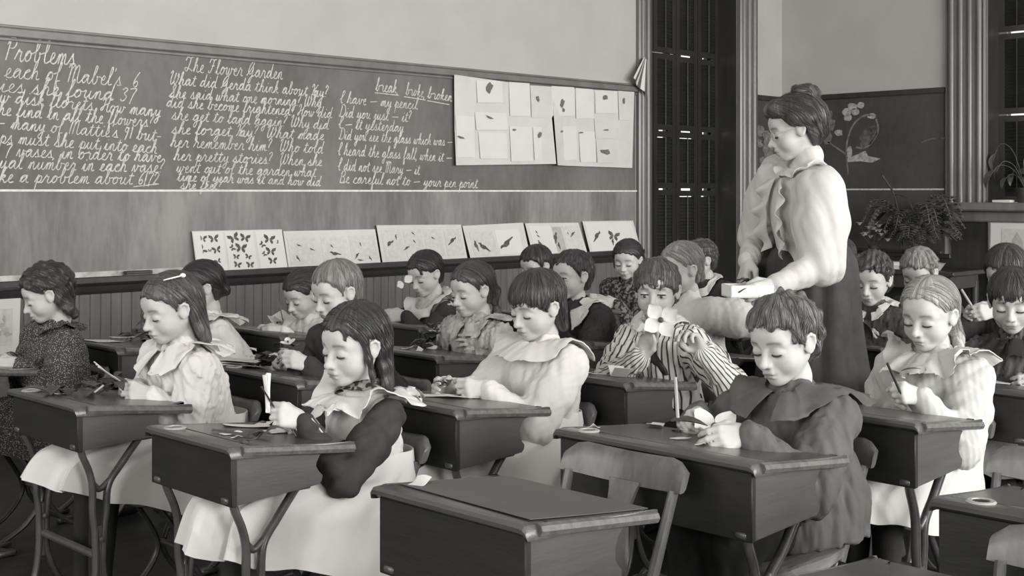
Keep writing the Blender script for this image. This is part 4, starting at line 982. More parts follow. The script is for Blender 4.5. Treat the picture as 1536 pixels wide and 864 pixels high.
def hair_sdf(g, c, R, H, hl='boy', th=.045, seed=1, streak=.010, curly=0.0, extra=(), part=None, bulk=1.0, fringe=0.0):
    m = .95 * H; sl, f = g.block(c - m, c + m, c, R, H)
    d = f.ell((-.075, 0, .125), (.435 + th, .352 + th * bulk, .378 + th))
    d = smin(d, f.ell((-.16, 0, -.12), (.30, .30 + th * .7, .30)), .08)
    if fringe: d = smin(d, f.ell((.20, 0, .20), (.20, .26, .17 + fringe * .2)), .06)
    ay = np.abs(f.y)
    r = np.random.RandomState(seed)
    az = np.arctan2(f.y, f.x + .15); st = 0
    for i in range(5):
        k = int(r.uniform(26, 64)); st = st + np.sin(az * k + f.z * r.uniform(-8, 8) + r.uniform(0, 6)) * r.uniform(.5, 1)
    d = d + streak * .32 * st * np.clip((np.hypot(f.x + .15, f.y)) / .2, 0, 1)
    if curly:
        w = 0
        for i in range(6):
            k = r.normal(size=3); k *= r.uniform(22, 62) / np.linalg.norm(k); w = w + np.sin(f.x * k[0] + f.y * k[1] + f.z * k[2] + r.uniform(0, 6))
        d = d + curly * .36 * w
    hx, hz = HL[hl]; z0 = np.interp(f.x, hx, hz).astype(np.float32) + .012 * np.sin(az * 23 + seed) + .018 * np.sin(az * 9 + 2 * seed)
    if part is not None:  # a parting: groove in the crown
        d = d + .022 * np.exp(-((f.y - part) / .018) ** 2) * (f.z > .2) * (f.x > -.2)
    d = smax(d, (z0 - f.z) * .75, .055)
    for e in extra:
        a, b, ra, rb, k = e[:5]
        q = f.cap(a, b, ra, rb)
        if len(e) > 5: q = q + e[5] * np.sin(f.z * e[6] + f.x * 9 + f.y * 7) + .006 * np.sin(az * 60 + f.z * 20)
        d = smin(d, q, k)
    g.union(sl, d * H, 0)
def strands(g, c, R, H, n=520, style='boy', seed=1, length=.42, lift=.010, steps=12, part=0.0, wide=.0042):
    """locks of hair combed over the hair mass, some straying past its edge: triangular prisms (vertices, quads)"""
    r = np.random.RandomState(seed + 100); d = r.normal(size=(n * 3, 3)); d /= np.linalg.norm(d, axis=1, keepdims=True); d = d[d[:, 2] > -.35]
    P = c + (d * .72 + np.array([-.07, 0, .05])) @ R.T * H; dirw = d @ R.T
    for _ in range(34): P = P - dirw * np.clip(g.sample(P), -.003, .012)[:, None]
    P = P[np.abs(g.sample(P)) < .002][:n]; n = len(P)
    if n < 5: return None
    off = r.uniform(.0002, .0022, n); st = length * H / steps * r.uniform(.6, 1.2, n); lf = r.uniform(0, 1, n) ** 2 * lift * H; wig = r.uniform(-1, 1, n); path = [P]; nr = [g.grad(P)]; cur = P
    for j in range(1, steps + 1):
        q = (cur - c) @ R / H; v = q - np.array([-.20, part, .52])
        if style == 'back': f = np.stack([-np.ones(n) - .0 * q[:, 0], .25 * np.sign(q[:, 1]) * (q[:, 2] > .1) + 0 * q[:, 0], -.15 - .9 * (np.abs(q[:, 1]) / .38) ** 2 * (q[:, 0] > -.3) - 1.6 * (q[:, 0] < -.3)], 1)
        elif style == 'part':
            sg = np.sign(q[:, 1] - part); f = np.stack([-.42 + 0 * q[:, 0], sg * np.clip(q[:, 2] * 2.2, 0, 1), -np.clip(1.1 - q[:, 2] * 1.7, .1, 1.6)], 1)
        else: f = np.stack([v[:, 0] + .05, v[:, 1], -.30 - .9 * np.hypot(v[:, 0], v[:, 1])], 1)
        wk = .09 if style != 'boy' else .2; f[:, 1] += wk * wig; f[:, 0] += wk * wig[::-1]
        f = f @ R.T; N = g.grad(cur); f = f - N * (f * N).sum(1, keepdims=True); f /= np.maximum(np.linalg.norm(f, axis=1, keepdims=True), 1e-6)
        cur = cur + f * st[:, None]; dd = g.sample(cur); N = g.grad(cur); t = j / steps
        cur = cur - N * np.clip(dd - off - lf * t ** 3, -.008, .004)[:, None]
        path.append(cur); nr.append(N)
    A = np.stack(path, 1); N = np.stack(nr, 1); T = np.gradient(A, axis=1); T /= np.maximum(np.linalg.norm(T, axis=2, keepdims=True), 1e-7); S = np.cross(T, N); S /= np.maximum(np.linalg.norm(S, axis=2, keepdims=True), 1e-7)
    w = (wide * H * np.sin(np.pi * np.clip(np.linspace(.12, 1.0, steps + 1), 0, 1)) ** .6 * .9 + .0003)[None, :, None] * r.uniform(.6, 1.3, n)[:, None, None]
    V = np.stack([A + S * w, A - S * w, A + N * w * .6], 2)        # n, steps+1, 3, xyz
    idx = np.arange(n * (steps + 1) * 3).reshape(n, steps + 1, 3); F = []
    for k in range(3):
        k2 = (k + 1) % 3; F.append(np.stack([idx[:, :-1, k], idx[:, :-1, k2], idx[:, 1:, k2], idx[:, 1:, k]], -1).reshape(-1, 4))
    return V.reshape(-1, 3), np.concatenate(F).astype(np.int64), np.repeat(r.uniform(0, 40, (n, 3)), (steps + 1) * 3, axis=0)
def strand_attr(me, P, c, R, H, rnd=None):
    q = (P - c) @ R / H; az = np.arctan2(q[:, 1], q[:, 0] + .15)
    v = np.stack([np.cos(az) * 3, np.sin(az) * 3, q[:, 2] * 3 + np.hypot(q[:, 0], q[:, 1])], 1).astype(np.float32)
    if rnd is not None: v[-len(rnd):] = rnd
    a = me.attributes.new('strand', 'FLOAT_VECTOR', 'POINT'); a.data.foreach_set('vector', v.ravel())
def lash_mesh(c, R, H, open_=False, o=Vector()):
    """lash line on each eyelid (lowered lids unless open_)"""
    mb = MB(); ev = MB(); cb = Vector(c) - o
    W3 = lambda p: cb + Vector(R @ np.array(p)) * H
    for s in (-1, 1):
        el = -24 if not open_ else 16; pts = []
        for k in range(9):
            a = math.radians(-58 + 116 * k / 8); ee = math.radians(el * math.cos(a * .8) - (4 if not open_ else 0)); r = (.091, .094, .078)
            pts.append(W3((.272 + r[0] * math.cos(ee) * math.cos(a), s * .143 + r[1] * math.cos(ee) * math.sin(a), -.058 + r[2] * math.sin(ee))))
        mb.tube(pts, [.004 * H] + [.013 * H] * 7 + [.004 * H], 6)
        if open_:
            M = Matrix.Translation(W3((.352, s * .143, -.066))); ev.ell(W3((.340, s * .143, -.068)), (.030 * H,) * 3, 10, 8)
    return mb, ev

def cape(g, c, up, R, n, r0, L, slope, amp, waves, seed, off=.006, front_gap=0.0, back_long=0.0, th=.003, steps=12, scallop=0.0):
    """a collar or shoulder ruffle that lies over the clothes and ripples towards its hem"""
    r = np.random.RandomState(seed); A = np.linspace(front_gap, 2 * math.pi - front_gap, n, endpoint=front_gap > 0); F, Lf, U = R[:, 0], R[:, 1], up
    pts = np.zeros((steps + 1, n, 3)); cur = np.stack([c + (F * math.cos(a) * r0 * .95 + Lf * math.sin(a) * r0) for a in A])
    pts[0] = cur
    for j in range(1, steps + 1):
        ll = np.array([(L + back_long * max(0, -math.cos(a)) + scallop * math.cos(a * waves)) / steps for a in A])[:, None]
        rad = np.stack([F * math.cos(a) + Lf * math.sin(a) for a in A]); t = j / steps; sa = math.radians(slope + 18 * t)
        cur = cur + (rad * math.cos(sa) - U * math.sin(sa)) * ll
        for it in range(5):
            d = g.sample(cur); G = g.grad(cur); push = np.clip(off - d, 0, .03)[:, None]; cur = cur + G * push
        pts[j] = cur
    # ripples
    T = np.linspace(0, 1, steps + 1)[:, None]
    ph = A[None, :] * waves + .7 * np.sin(A[None, :] * 3 + seed)
    nrm = np.stack([g.grad(p) for p in pts])
    bad = np.linalg.norm(nrm, axis=2) < .5; nrm[bad] = U
    pts = pts + nrm * (amp * (np.sin(ph) + .35 * np.sin(ph * 2.3 + 1) + 1.0) * T ** 1.4)[..., None]
    return pts, nrm, th
def sheet_build(name, pts, nrm, th, m, parent, o, closed=True):
    S, n, _ = pts.shape; A = pts + nrm * th - npv(o); B = pts - npv(o); mb = MB(); vs = [tuple(p) for p in A.reshape(-1, 3)] + [tuple(p) for p in B.reshape(-1, 3)]; N1 = S * n; fs = []
    ne = n if closed else n - 1
    for j in range(S - 1):
        for k in range(ne):
            k2 = (k + 1) % n; a, b, c, d = j * n + k, j * n + k2, (j + 1) * n + k2, (j + 1) * n + k
            fs += [(a, d, c, b), (N1 + a, N1 + b, N1 + c, N1 + d)]
    for k in range(ne):
        k2 = (k + 1) % n; fs += [(k, k2, N1 + k2, N1 + k), ((S - 1) * n + k2, (S - 1) * n + k, N1 + (S - 1) * n + k, N1 + (S - 1) * n + k2)]
    if not closed:
        for j in range(S - 1):
            fs += [(j * n, N1 + j * n, N1 + (j + 1) * n, (j + 1) * n), (j * n + n - 1, (j + 1) * n + n - 1, N1 + (j + 1) * n + n - 1, N1 + j * n + n - 1)]
    mb.add(vs, fs); return mb.build(name, m, parent, True, 70)

def skirt(name, F, B, Wd, yc, m, parent, o, folds=9, amp=.010, seed=1, n=72, th=.004, yoff=None):
    """skirt lofted between a front and a back profile in the x-z plane with half widths Wd; folds deepen towards the hem"""
    r = random.Random(seed); S = len(F)
    Fp, Bp = spline([(x, 0, z) for x, z in F], 6), spline([(x, 0, z) for x, z in B], 6); Wp = spline([(w, 0, 0) for w in Wd], 6); m_ = len(Fp)
    ph = [r.uniform(0, 6.28) for _ in range(3)]; P = np.zeros((m_, n, 3))
    for j in range(m_):
        t = j / (m_ - 1); f, b = Fp[j], Bp[j]; c = (f + b) / 2; h = (f - b) / 2
        for k in range(n):
            a = 2 * math.pi * k / n; ca = math.copysign(abs(math.cos(a)) ** .8, math.cos(a)); sa = math.copysign(abs(math.sin(a)) ** .8, math.sin(a))
            w = 1 + (amp / max(.08, Wp[j].x)) * t ** .7 * (math.sin(folds * a + ph[0] + 1.5 * math.sin(a + ph[1])) + .5 * math.sin(folds * 1.7 * a + ph[2] + 2 * t))
            P[j, k] = (c.x + h.x * ca * w, yc + (yoff[0] * t if yoff else 0) - Wp[j].x * sa * w * (1 - .2 * math.cos(a)), c.z + h.z * ca * w + .006 * t * math.sin(folds * a + ph[0]))
    nrm = np.zeros_like(P)
    for j in range(m_):
        d1 = np.roll(P[j], -1, 0) - np.roll(P[j], 1, 0); d2 = P[min(j + 1, m_ - 1)] - P[max(j - 1, 0)]; q = np.cross(d1, d2); nrm[j] = q / np.maximum(np.linalg.norm(q, axis=1, keepdims=True), 1e-9)
    return sheet_build(name, P, nrm, th, m, parent, o)

def person(label, head, hip, psi=0, hyaw=0, pitch=18, roll=0, s=1.0, res=.0045, H=.195, hands=None, outfit=None, hair=None, cat='person', eyes='down', fat=1.0, sh=.115, seed=1, standing=False, legs='girl', group=None, lean=0.0):
    """one figure. head: middle of the head; hip: middle of the pelvis; hands: dict L/R of (wrist, finger dir, thumb dir, curl, ...)"""
    outfit = outfit or {}; hair = hair or {}; H = H * s
    hip = npv(hip); hc = npv(head); Rb = basis(psi); Rh = basis(psi + hyaw, pitch, roll)
    o = Vector((hip[0], hip[1], 0)); e = empty('person', o, 0, label, cat, group)
    nk = hc + Rh @ np.array([-.13, 0, -.50]) * H                                       # top of the neck
    nb = hc + (Rb @ np.array([-.20, 0, 0])) * H + np.array([0, 0, -.70 * H])            # base of the neck
    up = unit(nb - hip); fw = unit(Rb[:, 0] - up * (Rb[:, 0] @ up)); lf = np.cross(up, fw); Rt = np.stack([fw, lf, up], 1)
    ch = nb - up * .095 * s + fw * .008 * s; S = {}
    for k, sg in (('L', 1), ('R', -1)): S[k] = nb - up * .036 * s + lf * sg * sh * s + (fw * .02 * s if k in (hands or {}) else 0)
    l1, l2 = .205 * s, .175 * s; A = {}
    hd = hands or {}
    for k, sg in (('L', 1), ('R', -1)):
        if k in hd:
            Wt = npv(hd[k]['w']); pole = hd[k].get('pole'); pole = unit(-up * .9 + lf * sg * .45 - fw * .35) if pole is None else unit(np.array(pole, float))
            A[k] = (S[k], ik(S[k], Wt, l1, l2, pole), Wt)
        else:
            E = S[k] - up * .2 * s + lf * sg * .02 - fw * .02; A[k] = (S[k], E, E + fw * .14 * s - up * .05 * s)
    # ---- skin: head, neck, arms and hands in one piece
    low = hip[2] - .02 if not standing else hip[2] - .1
    pts = np.stack([hc - .62 * H, hc + .62 * H, hip - .13 * s, hip + .13 * s] + [q - .085 * s for q in A['L'][1:] + A['R'][1:]] + [q + .085 * s for q in A['L'][1:] + A['R'][1:]] + [q + v for k in hd for q in (npv(hd[k]['w']),) for v in (-.14 * s * np.ones(3), .14 * s * np.ones(3))])
    lo, hi = pts.min(0) - .02, pts.max(0) + .02; lo[2] = max(lo[2], min(low, min(a[2][2] for a in A.values()) - .12 * s))
    g = Grid(lo, hi, res)
    g.ell(hip + up * .05 * s, (.075 * s, .092 * s, .085 * s), Rt, .03); g.cap(hip + up * .05 * s, ch, .072 * s, .082 * s, .03); g.ell(ch - up * .02 * s, (.072 * s, .105 * s, .10 * s), Rt, .03)
    g.cap(S['L'], S['R'], .034 * s, .034 * s, .04); g.cap(nb - up * .01 * s, nk, .036 * s, .033 * s, .03)
    for k in 'LR':
        a, b, c = A[k]; g.cap(a, b, .032 * s, .026 * s, .02); g.cap(b, c, .026 * s, .0165 * s, .01)
        if k in hd:
            h = hd[k]; sg = 1 if k == 'L' else -1
            X = h.get('x'); X = unit(c - b) if X is None else unit(np.array(X, float)); T = np.array(h.get('t', (0, 0, 1)), float)
            h['P'] = hand_sdf(g, c, X, T, s * h.get('s', 1.0), h.get('curl', .5), h.get('spread', .3), h.get('thumb', .5), h.get('flip', 1 if k == 'R' else -1))
    head_sdf(g, hc, Rh, H, fat)
    # neck joins the skull softly
    sl, f = g.block(nk - .1, nk + .1); g.D[sl] = smin(g.D[sl], f.cap(nk - (nk - nb) * .3, hc + Rh @ np.array([-.12, 0, -.2]) * H, .032 * s, .034 * s), .02)
    me, P = g.mesh('person_body'); skin_tint(me, P, hc, Rh, H); P = None
    me.transform(Matrix.Translation(-o)); body = link('body', me, M_skin, e, True, None)
    lm, ev = lash_mesh(hc, Rh, H, eyes == 'open', o)
    lm.build('eyelashes', M_lash, body)
    if eyes == 'open': ev.build('eyes', M_iris, body)
    # ---- hair
    mh = H * 1.06; gh = Grid(hc - mh, hc + mh, res * .9)
    hk = dict(hair); hg = hk.pop('g', .05); bun = hk.pop('bow', None)
    sk = hk.pop('comb', {}); hair_sdf(gh, hc, Rh, H, seed=seed, **hk)
    ex = strands(gh, hc, Rh, H, style=('part' if hk.get('part') is not None else 'back') if hk.get('hl') in ('back', 'girl') else 'boy', seed=seed, part=hk.get('part') or 0.0, **sk)
    me, P = gh.mesh('hair', ex)
    strand_attr(me, P, hc, Rh, H, None if ex is None else ex[2]); me.transform(Matrix.Translation(-o)); link('hair', me, hair_mat(hg), e, True, None); gh = None
    # ---- clothes
    top = outfit.get('top', M_wool); slv = outfit.get('sleeve', top); ft = outfit.get('fit', .012) * s; sr = outfit.get('sleeves', (.045, .040, .034, .026)); cr = max(.0045, res * 1.15)
    allp = np.stack([hip, ch, nb] + [q for k in 'LR' for q in A[k]]); mg = .14 * s; gc = Grid(allp.min(0) - mg, allp.max(0) + mg, cr)
    def torso(gx, ft):
        gx.ell(hip + up * .04 * s, (.078 * s + ft, .096 * s + ft, .085 * s + ft), Rt, .03); gx.cap(hip + up * .05 * s, ch, .076 * s + ft, .084 * s + ft, .03); gx.ell(ch - up * .02 * s, (.076 * s + ft, .105 * s + ft, .10 * s + ft), Rt, .03)
        gx.cap(S['L'], S['R'], .034 * s + ft, .034 * s + ft, .05)
        if outfit.get('long'):
            b_ = hip - np.array([0, 0, outfit['long']]) + Rb[:, 0] * .03 * s; gx.cap(hip + up * .04 * s, b_, .106 * s + ft, .142 * s + ft, .03)
            if outfit.get('lap'):
                for sg in (-1, 1): gx.cap(hip + lf * sg * .055, hip + lf * sg * .062 + fw * outfit['lap'], .104 * s, .09 * s, .03)
            sl, f = gx.block(b_ - .25, b_ + np.array([.25, .25, .0])); gx.D[sl] = smax(gx.D[sl], b_[2] - f.z + 0 * f.x + 0 * f.y, .012)
        gx.cap(nb - up * .03 * s, nb + (nk - nb) * outfit.get('neck', .25), .042 * s + ft * .6, (.038 if outfit.get('neck', .25) > .3 else .041) * s + ft * .3, .02)
    def sleeve(gx, k, grow=0.0):
        a, b, c = A[k]; q = c + (b - c) * outfit.get('cuff', .06)
        r0, r1, r2, r3 = (v * s + grow for v in sr); mid = a + (b - a) * .45
        gx.cap(a, mid, r0 * .92, r0, .02); gx.cap(mid, b, r0, r1, .02); gx.cap(b, q, r2, r3, .015)
    torso(gc, ft)
    sep = slv is not top
    if not sep:
        for k in 'LR': sleeve(gc, k)
    gc.wrinkle(outfit.get('wr', .0022) * s, outfit.get('wl', .05) * s, seed); gc.wrinkle(outfit.get('wr', .0022) * .55 * s, outfit.get('wl', .05) * .42 * s, seed + 3)
    if outfit.get('hem') is not None: # blouse or jacket skirts below the waist
        pass
    me, P = gc.mesh('bodice'); set_strip(me, P, outfit, hip, lf, fw, A); me.transform(Matrix.Translation(-o))
    link(outfit.get('top_name', 'bodice'), me, top, e, True, None)
    if sep:
        for k in 'LR':
            gs = Grid(np.minimum.reduce(A[k]) - .1 * s, np.maximum.reduce(A[k]) + .1 * s, cr); sleeve(gs, k); gs.wrinkle(outfit.get('wr', .0022) * 1.3 * s, outfit.get('wl', .05) * s, seed + 7)
            me, P = gs.mesh('sleeve'); set_strip(me, P, outfit, hip, lf, fw, A); me.transform(Matrix.Translation(-o)); link('sleeve', me, slv, e, True, None)
            gc.D = gc.D
            sleeve(gc, k)
    for ci, cdef in enumerate(outfit.get('collars', ())):
        cd = dict(cdef); cm = cd.pop('m'); nm = cd.pop('name', 'collar'); dz = cd.pop('dz', 0.0)
        pts_, nr, th = cape(gc, nb + up * (.012 + dz) * s, up, Rt, cd.pop('n', 96), cd.pop('r0', .046) * s, cd.pop('L', .09) * s, cd.pop('slope', 22), cd.pop('amp', .006) * s, cd.pop('waves', 10), seed + ci, **cd)
        sheet_build(nm, pts_, nr, th, cm, e, o, closed=cdef.get('front_gap', 0) == 0)
    cuff = outfit.get('cuffs')
    if cuff:
        nc = 72
        for k in 'LR':
            a, b, c = A[k]; d = unit(c - b); mb = MB(); q0 = c - d * (cuff[1] + .008) * s; q1 = c - d * .002 * s; r_ = (sr[3] + .004) * s
            mb.tube([Vector(q0) - o, Vector(q0 + (q1 - q0) * .1) - o, Vector(q0 + (q1 - q0) * .9) - o, Vector(q1) - o], [r_ * .9, r_, r_ * .94, r_ * .86], nc)
            ob = mb.build('cuff', cuff[0], e, True, 60)
            if cuff[0] in (M_stripef, M_stripe):
                at = ob.data.attributes.new('strip', 'FLOAT', 'POINT'); at.data.foreach_set('value', [(i % nc) / nc * 12 for i in range(len(ob.data.vertices))])
    return dict(e=e, o=o, S=S, A=A, nb=nb, up=up, R=Rt, Rh=Rh, hc=hc, H=H, hip=hip, s=s, hd=hd, gc=gc)
def set_strip(me, P, outfit, hip, lf, fw, A):
    if outfit.get('strip'):
        q = P - hip; v = (q @ lf) * outfit['strip']; best = np.full(len(P), .068)
        for k in 'LR':
            for a_, b_ in ((A[k][0], A[k][1]), (A[k][1], A[k][2])):
                d_ = b_ - a_; t = np.clip((P - a_) @ d_ / (d_ @ d_), .12 if a_ is A[k][0] else 0, 1); r_ = P - a_ - t[:, None] * d_; dist = np.linalg.norm(r_, axis=1); n1 = unit(np.cross(d_, np.array([.3, .2, 1]))); n2 = unit(np.cross(d_, n1))
                m_ = dist < best; v[m_] = np.arctan2(r_[m_] @ n1, r_[m_] @ n2) / 6.283 * 17; best[m_] = dist[m_]
        a = me.attributes.new('strip', 'FLOAT', 'POINT'); a.data.foreach_set('value', v.astype(np.float32))

def seated_legs(p, knee_x=None, spread=.046, mat_=None, trousers=False, foot_x=None, seat=.375, res=.008):
    """thighs forward under the desk, shins down, shoes on the floor"""
    hip, s, o, e = p['hip'], p['s'], p['o'], p['e']; kx = hip[0] - .36 * s if knee_x is None else knee_x; fx = kx - .02 if foot_x is None else foot_x
    g = Grid((min(kx, fx) - .2, hip[1] - .22, 0.0), (hip[0] + .14, hip[1] + .22, hip[2] + .12), res)
    gr = .016 if trousers else 0
    for sg in (-1, 1):
        y = hip[1] + sg * spread; h = np.array([hip[0], hip[1] + sg * .055, hip[2] - .01]); k = np.array([kx, y, hip[2] - .02]); a = np.array([fx, y, .085])
        g.cap(h, k, (.066 + gr) * s, (.047 + gr) * s, .02); g.cap(k, a, (.045 + gr) * s, (.029 + gr * .9) * s, .02)
        if not trousers: g.cap(a, a - np.array([0, 0, .035]), .03 * s, .03 * s, .01)
    if trousers: g.wrinkle(.003, .06, int(hip[0] * 100))
    me, P = g.mesh('legs'); me.transform(Matrix.Translation(-o)); link('trousers' if trousers else 'stockings', me, mat_ or M_stock, e, True, None)
    for sg in (-1, 1):
        y = hip[1] + sg * spread; g = Grid((fx - .2, y - .06, 0.0), (fx + .08, y + .06, .16), .006)
        g.cap((fx + .01, y, .035), (fx - .115 * s, y, .028), .033 * s, .030 * s, .01, flat=(np.array([0, 0, 1.]), .95)); g.cap((fx, y, .04), (fx, y, .10), .036 * s, .036 * s, .015)
        sl, f = g.block(g.lo, g.lo + g.n * g.res); g.D[sl] = smax(g.D[sl], .003 - f.z + 0 * f.x + 0 * f.y, .002)
        me, P = g.mesh('shoe'); me.transform(Matrix.Translation(-o)); link('shoe', me, M_shoe, e, True, None)
def seated_skirt(p, xf, m, half=.14, hem=.25, name='skirt', amp=.010, folds=9, seed=1, lap=.56, front=None, back=.60, zf=.42):
    h = p['hip']; o = p['o']; z0 = h[2] + .12 * p['s']; fx = xf - .05 if front is None else front; bx = h[0] + .085
    F_ = [(h[0] - .105, z0), (h[0] - .16, z0 - .045), (xf + .22, .530), (xf + .07, .505), (fx + .03, .475), (fx, zf)]
    B_ = [(h[0] + .10, z0), (bx + .01, z0 - .06), (bx + .02, .43), (bx + .02, .38), (bx + .01, .32), (bx - .01, hem)]
    return skirt(name, F_, B_, [.105 * p['s'], .125, half * .93, half, half, half * 1.06], h[1], m, p['e'], o, folds, amp, seed)
# ================================================================ the class
def at(px, py, Y): return tuple(onY(px, py, Y))
def atx(px, py, X): return tuple(onX(px, py, X))
PP = {}
def ruffle(m, L=.085, amp=.010, waves=9, **k): return dict(dict(m=m, name='ruffled_collar', r0=.050, L=L, slope=16, amp=amp, waves=waves, n=144, off=.010), **k)
def flat_collar(m, L=.05, gap=.22, slope=30, **k): return dict(dict(m=m, name='collar', r0=.042, L=L, slope=slope, amp=.001, waves=2, front_gap=gap, n=64, off=.011), **k)
def kid(key, label, head, Y, hip, **k):
    PP[key] = p = person(label, at(*head, Y), hip, **k); return p
# girl in the ruffled pinafore, at the front
p = kid('K6', 'person in white ruffled pinafore over dark sleeves, holding up a paper twist in front', (529, 515), 2.565, (2.03, 2.565, .435), hyaw=2, pitch=8, roll=-2, res=.0032, H=.200, seed=2, fat=1.04,
    hands=dict(L=dict(w=at(452, 632, 2.50), x=(-.85, .05, .35), t=(-.4, .2, .9), curl=(.95, 1.05, 1.1, 1.1), thumb=.75),
               R=dict(w=at(440, 640, 2.62), x=(-.9, -.35, -.05), t=(-.2, -.5, .8), curl=.85, thumb=.6)),
    outfit=dict(top=M_white, sleeve=M_wool, neck=.2, sleeves=(.048, .042, .036, .029), cuffs=(M_stripef, .055), wr=.003, fit=.002,
                collars=(ruffle(M_white, .070, .017, 7, name='pinafore_ruffle', r0=.080, slope=22, off=.010, scallop=.006, n=170), dict(m=M_scarf, name='neck_scarf', r0=.034, L=.036, slope=28, amp=.003, waves=6, dz=.035))),
    hair=dict(g=.035, hl='girl', th=.045, streak=.010, part=.05, extra=[
        ((-.36, .12, .0), (-.34, .19, -.58), .15, .11, .10), ((-.36, -.12, .0), (-.34, -.19, -.56), .15, .11, .10),
        ((.10, .325, .20), (.06, .365, -.14), .045, .036, .05), ((.06, .365, -.14), (.02, .365, -.50), .038, .026, .03, .008, 30),
        ((-.17, .335, .0), (-.20, .345, -.60), .06, .05, .06, .012, 28), ((-.30, .31, .0), (-.28, .32, -.66), .075, .05, .06, .012, 24),
        ((.08, -.325, .18), (.02, -.36, -.5), .045, .03, .05), ((.24, .22, .33), (.30, .22, .14), .045, .02, .06), ((.27, -.12, .34), (.34, -.16, .16), .04, .02, .05)]))
seated_skirt(p, 1.50, M_white, half=.145, hem=.22, seed=3, amp=.015, front=1.50, zf=.39); seated_legs(p)
# the writing boy
p = kid('K22', 'person in a grey sailor blouse with wide collar, writing at the wide desk', (1174, 509), 1.70, (2.72, 1.70, .455), hyaw=-5, pitch=13, roll=3, s=1.06, res=.0032, H=.192, seed=4, fat=1.02,
    hands=dict(R=dict(w=at(1046, 622, 1.90), x=(-.85, -.15, -.1), t=(-.35, -.55, .7), curl=(.75, .8, .85, .9), thumb=.8),
               L=dict(w=at(1122, 652, 1.645), x=(-.8, .45, -.1), t=(-.1, .5, .7), curl=.45, thumb=.3, pole=(.5, -.5, -.6))),
    outfit=dict(top=M_grey, top_name='sailor_blouse', neck=.35, sleeves=(.056, .060, .050, .034), wr=.004, wl=.07, cuffs=(M_grey, .04), fit=.022, long=.07, lap=.15,
                collars=(dict(m=M_grey, name='sailor_collar', r0=.046, L=.105, slope=14, amp=.003, waves=3, front_gap=.25, back_long=.06, n=80),)),
    hair=dict(g=.10, hl='boy', th=.065, streak=.010, curly=.026, fringe=.15, extra=[((.20, -.1, .36), (.34, -.15, .24), .07, .035, .06), ((.2, .1, .36), (.32, .14, .24), .07, .03, .06), ((.1, .28, .2), (.16, .31, .04), .06, .03, .05)]))
seated_legs(p, trousers=True, mat_=M_black)
# fringed girl in white
p = kid('K9', 'person in a white caped dress, hands together over a glossy desk', (803, 457), 2.60, (2.72, 2.60, .445), hyaw=-4, pitch=14, roll=-2, res=.0034, H=.196, seed=6, fat=1.04,
    hands=dict(L=dict(w=at(728, 584, 2.61), x=(-.95, .25, .12), t=(-.1, .3, .9), curl=(.6, .7, .8, .8), thumb=.6),
               R=dict(w=at(672, 580, 2.74), x=(-.9, -.2, .1), t=(-.1, -.3, .9), curl=(.35, .4, .5, .5), thumb=.5)),
    outfit=dict(top=M_white, neck=.45, sleeves=(.062, .064, .050, .034), wr=.003, wl=.06, fit=.018, collars=(ruffle(M_white, .105, .004, 5, name='cape_collar', slope=20),)),
    hair=dict(g=.042, hl='bangs', th=.045, streak=.009, extra=[((-.25, .2, -.1), (-.30, .22, -.42), .13, .08, .08), ((-.25, -.2, -.1), (-.3, -.22, -.42), .13, .08, .08)]))
seated_skirt(p, R2, M_white, half=.14, hem=.25, seed=5, amp=.013); seated_legs(p)
# girl with the hair slide
p = kid('K2', 'person with a hair slide and loose cream dress, twisting paper over dark leaves', (254, 461), 3.33, (2.03, 3.34, .435), hyaw=-2, pitch=14, res=.0034, H=.196, seed=7,
    hands=dict(L=dict(w=at(226, 594, 3.28), x=(-.9, .1, .3), t=(-.2, .3, .9), curl=(.7, .85, .9, .9), thumb=.7),
               R=dict(w=at(206, 582, 3.42), x=(-.9, -.3, .1), t=(-.2, -.4, .8), curl=.7, thumb=.6)),
    outfit=dict(top=M_cream, neck=.3, sleeves=(.056, .058, .046, .030), wr=.0045, wl=.05, fit=.018, collars=(flat_collar(M_cream, .095, .16, 26, amp=.006, waves=5, n=96),)),
    hair=dict(g=.07, hl='girl', th=.045, streak=.010, part=-.06, extra=[((-.34, .12, .0), (-.36, .2, -.60), .16, .10, .1), ((-.34, -.12, .0), (-.36, -.2, -.60), .16, .10, .1), ((-.2, .3, -.05), (-.26, .33, -.55), .09, .06, .06, .01, 20)]))
seated_skirt(p, 1.50, M_white, half=.15, hem=.22, seed=8, amp=.020, front=1.49, zf=.42); seated_legs(p)
q = p['hc'] + p['Rh'] @ np.array([-.03, .27, .468]) * p['H']; d1 = p['Rh'] @ np.array([-.30, .0, -.02]) * p['H']
q = Vector(q) - p['o']; d1 = Vector(d1)
MB().tube([q - d1 * .5, q, q + d1 * .5], [.004, .0055, .005], 8, (1, .5)).ell(q + d1 * .55, (.009, .009, .007), 8, 6).build('hair_slide', M_paper2, p['e'])
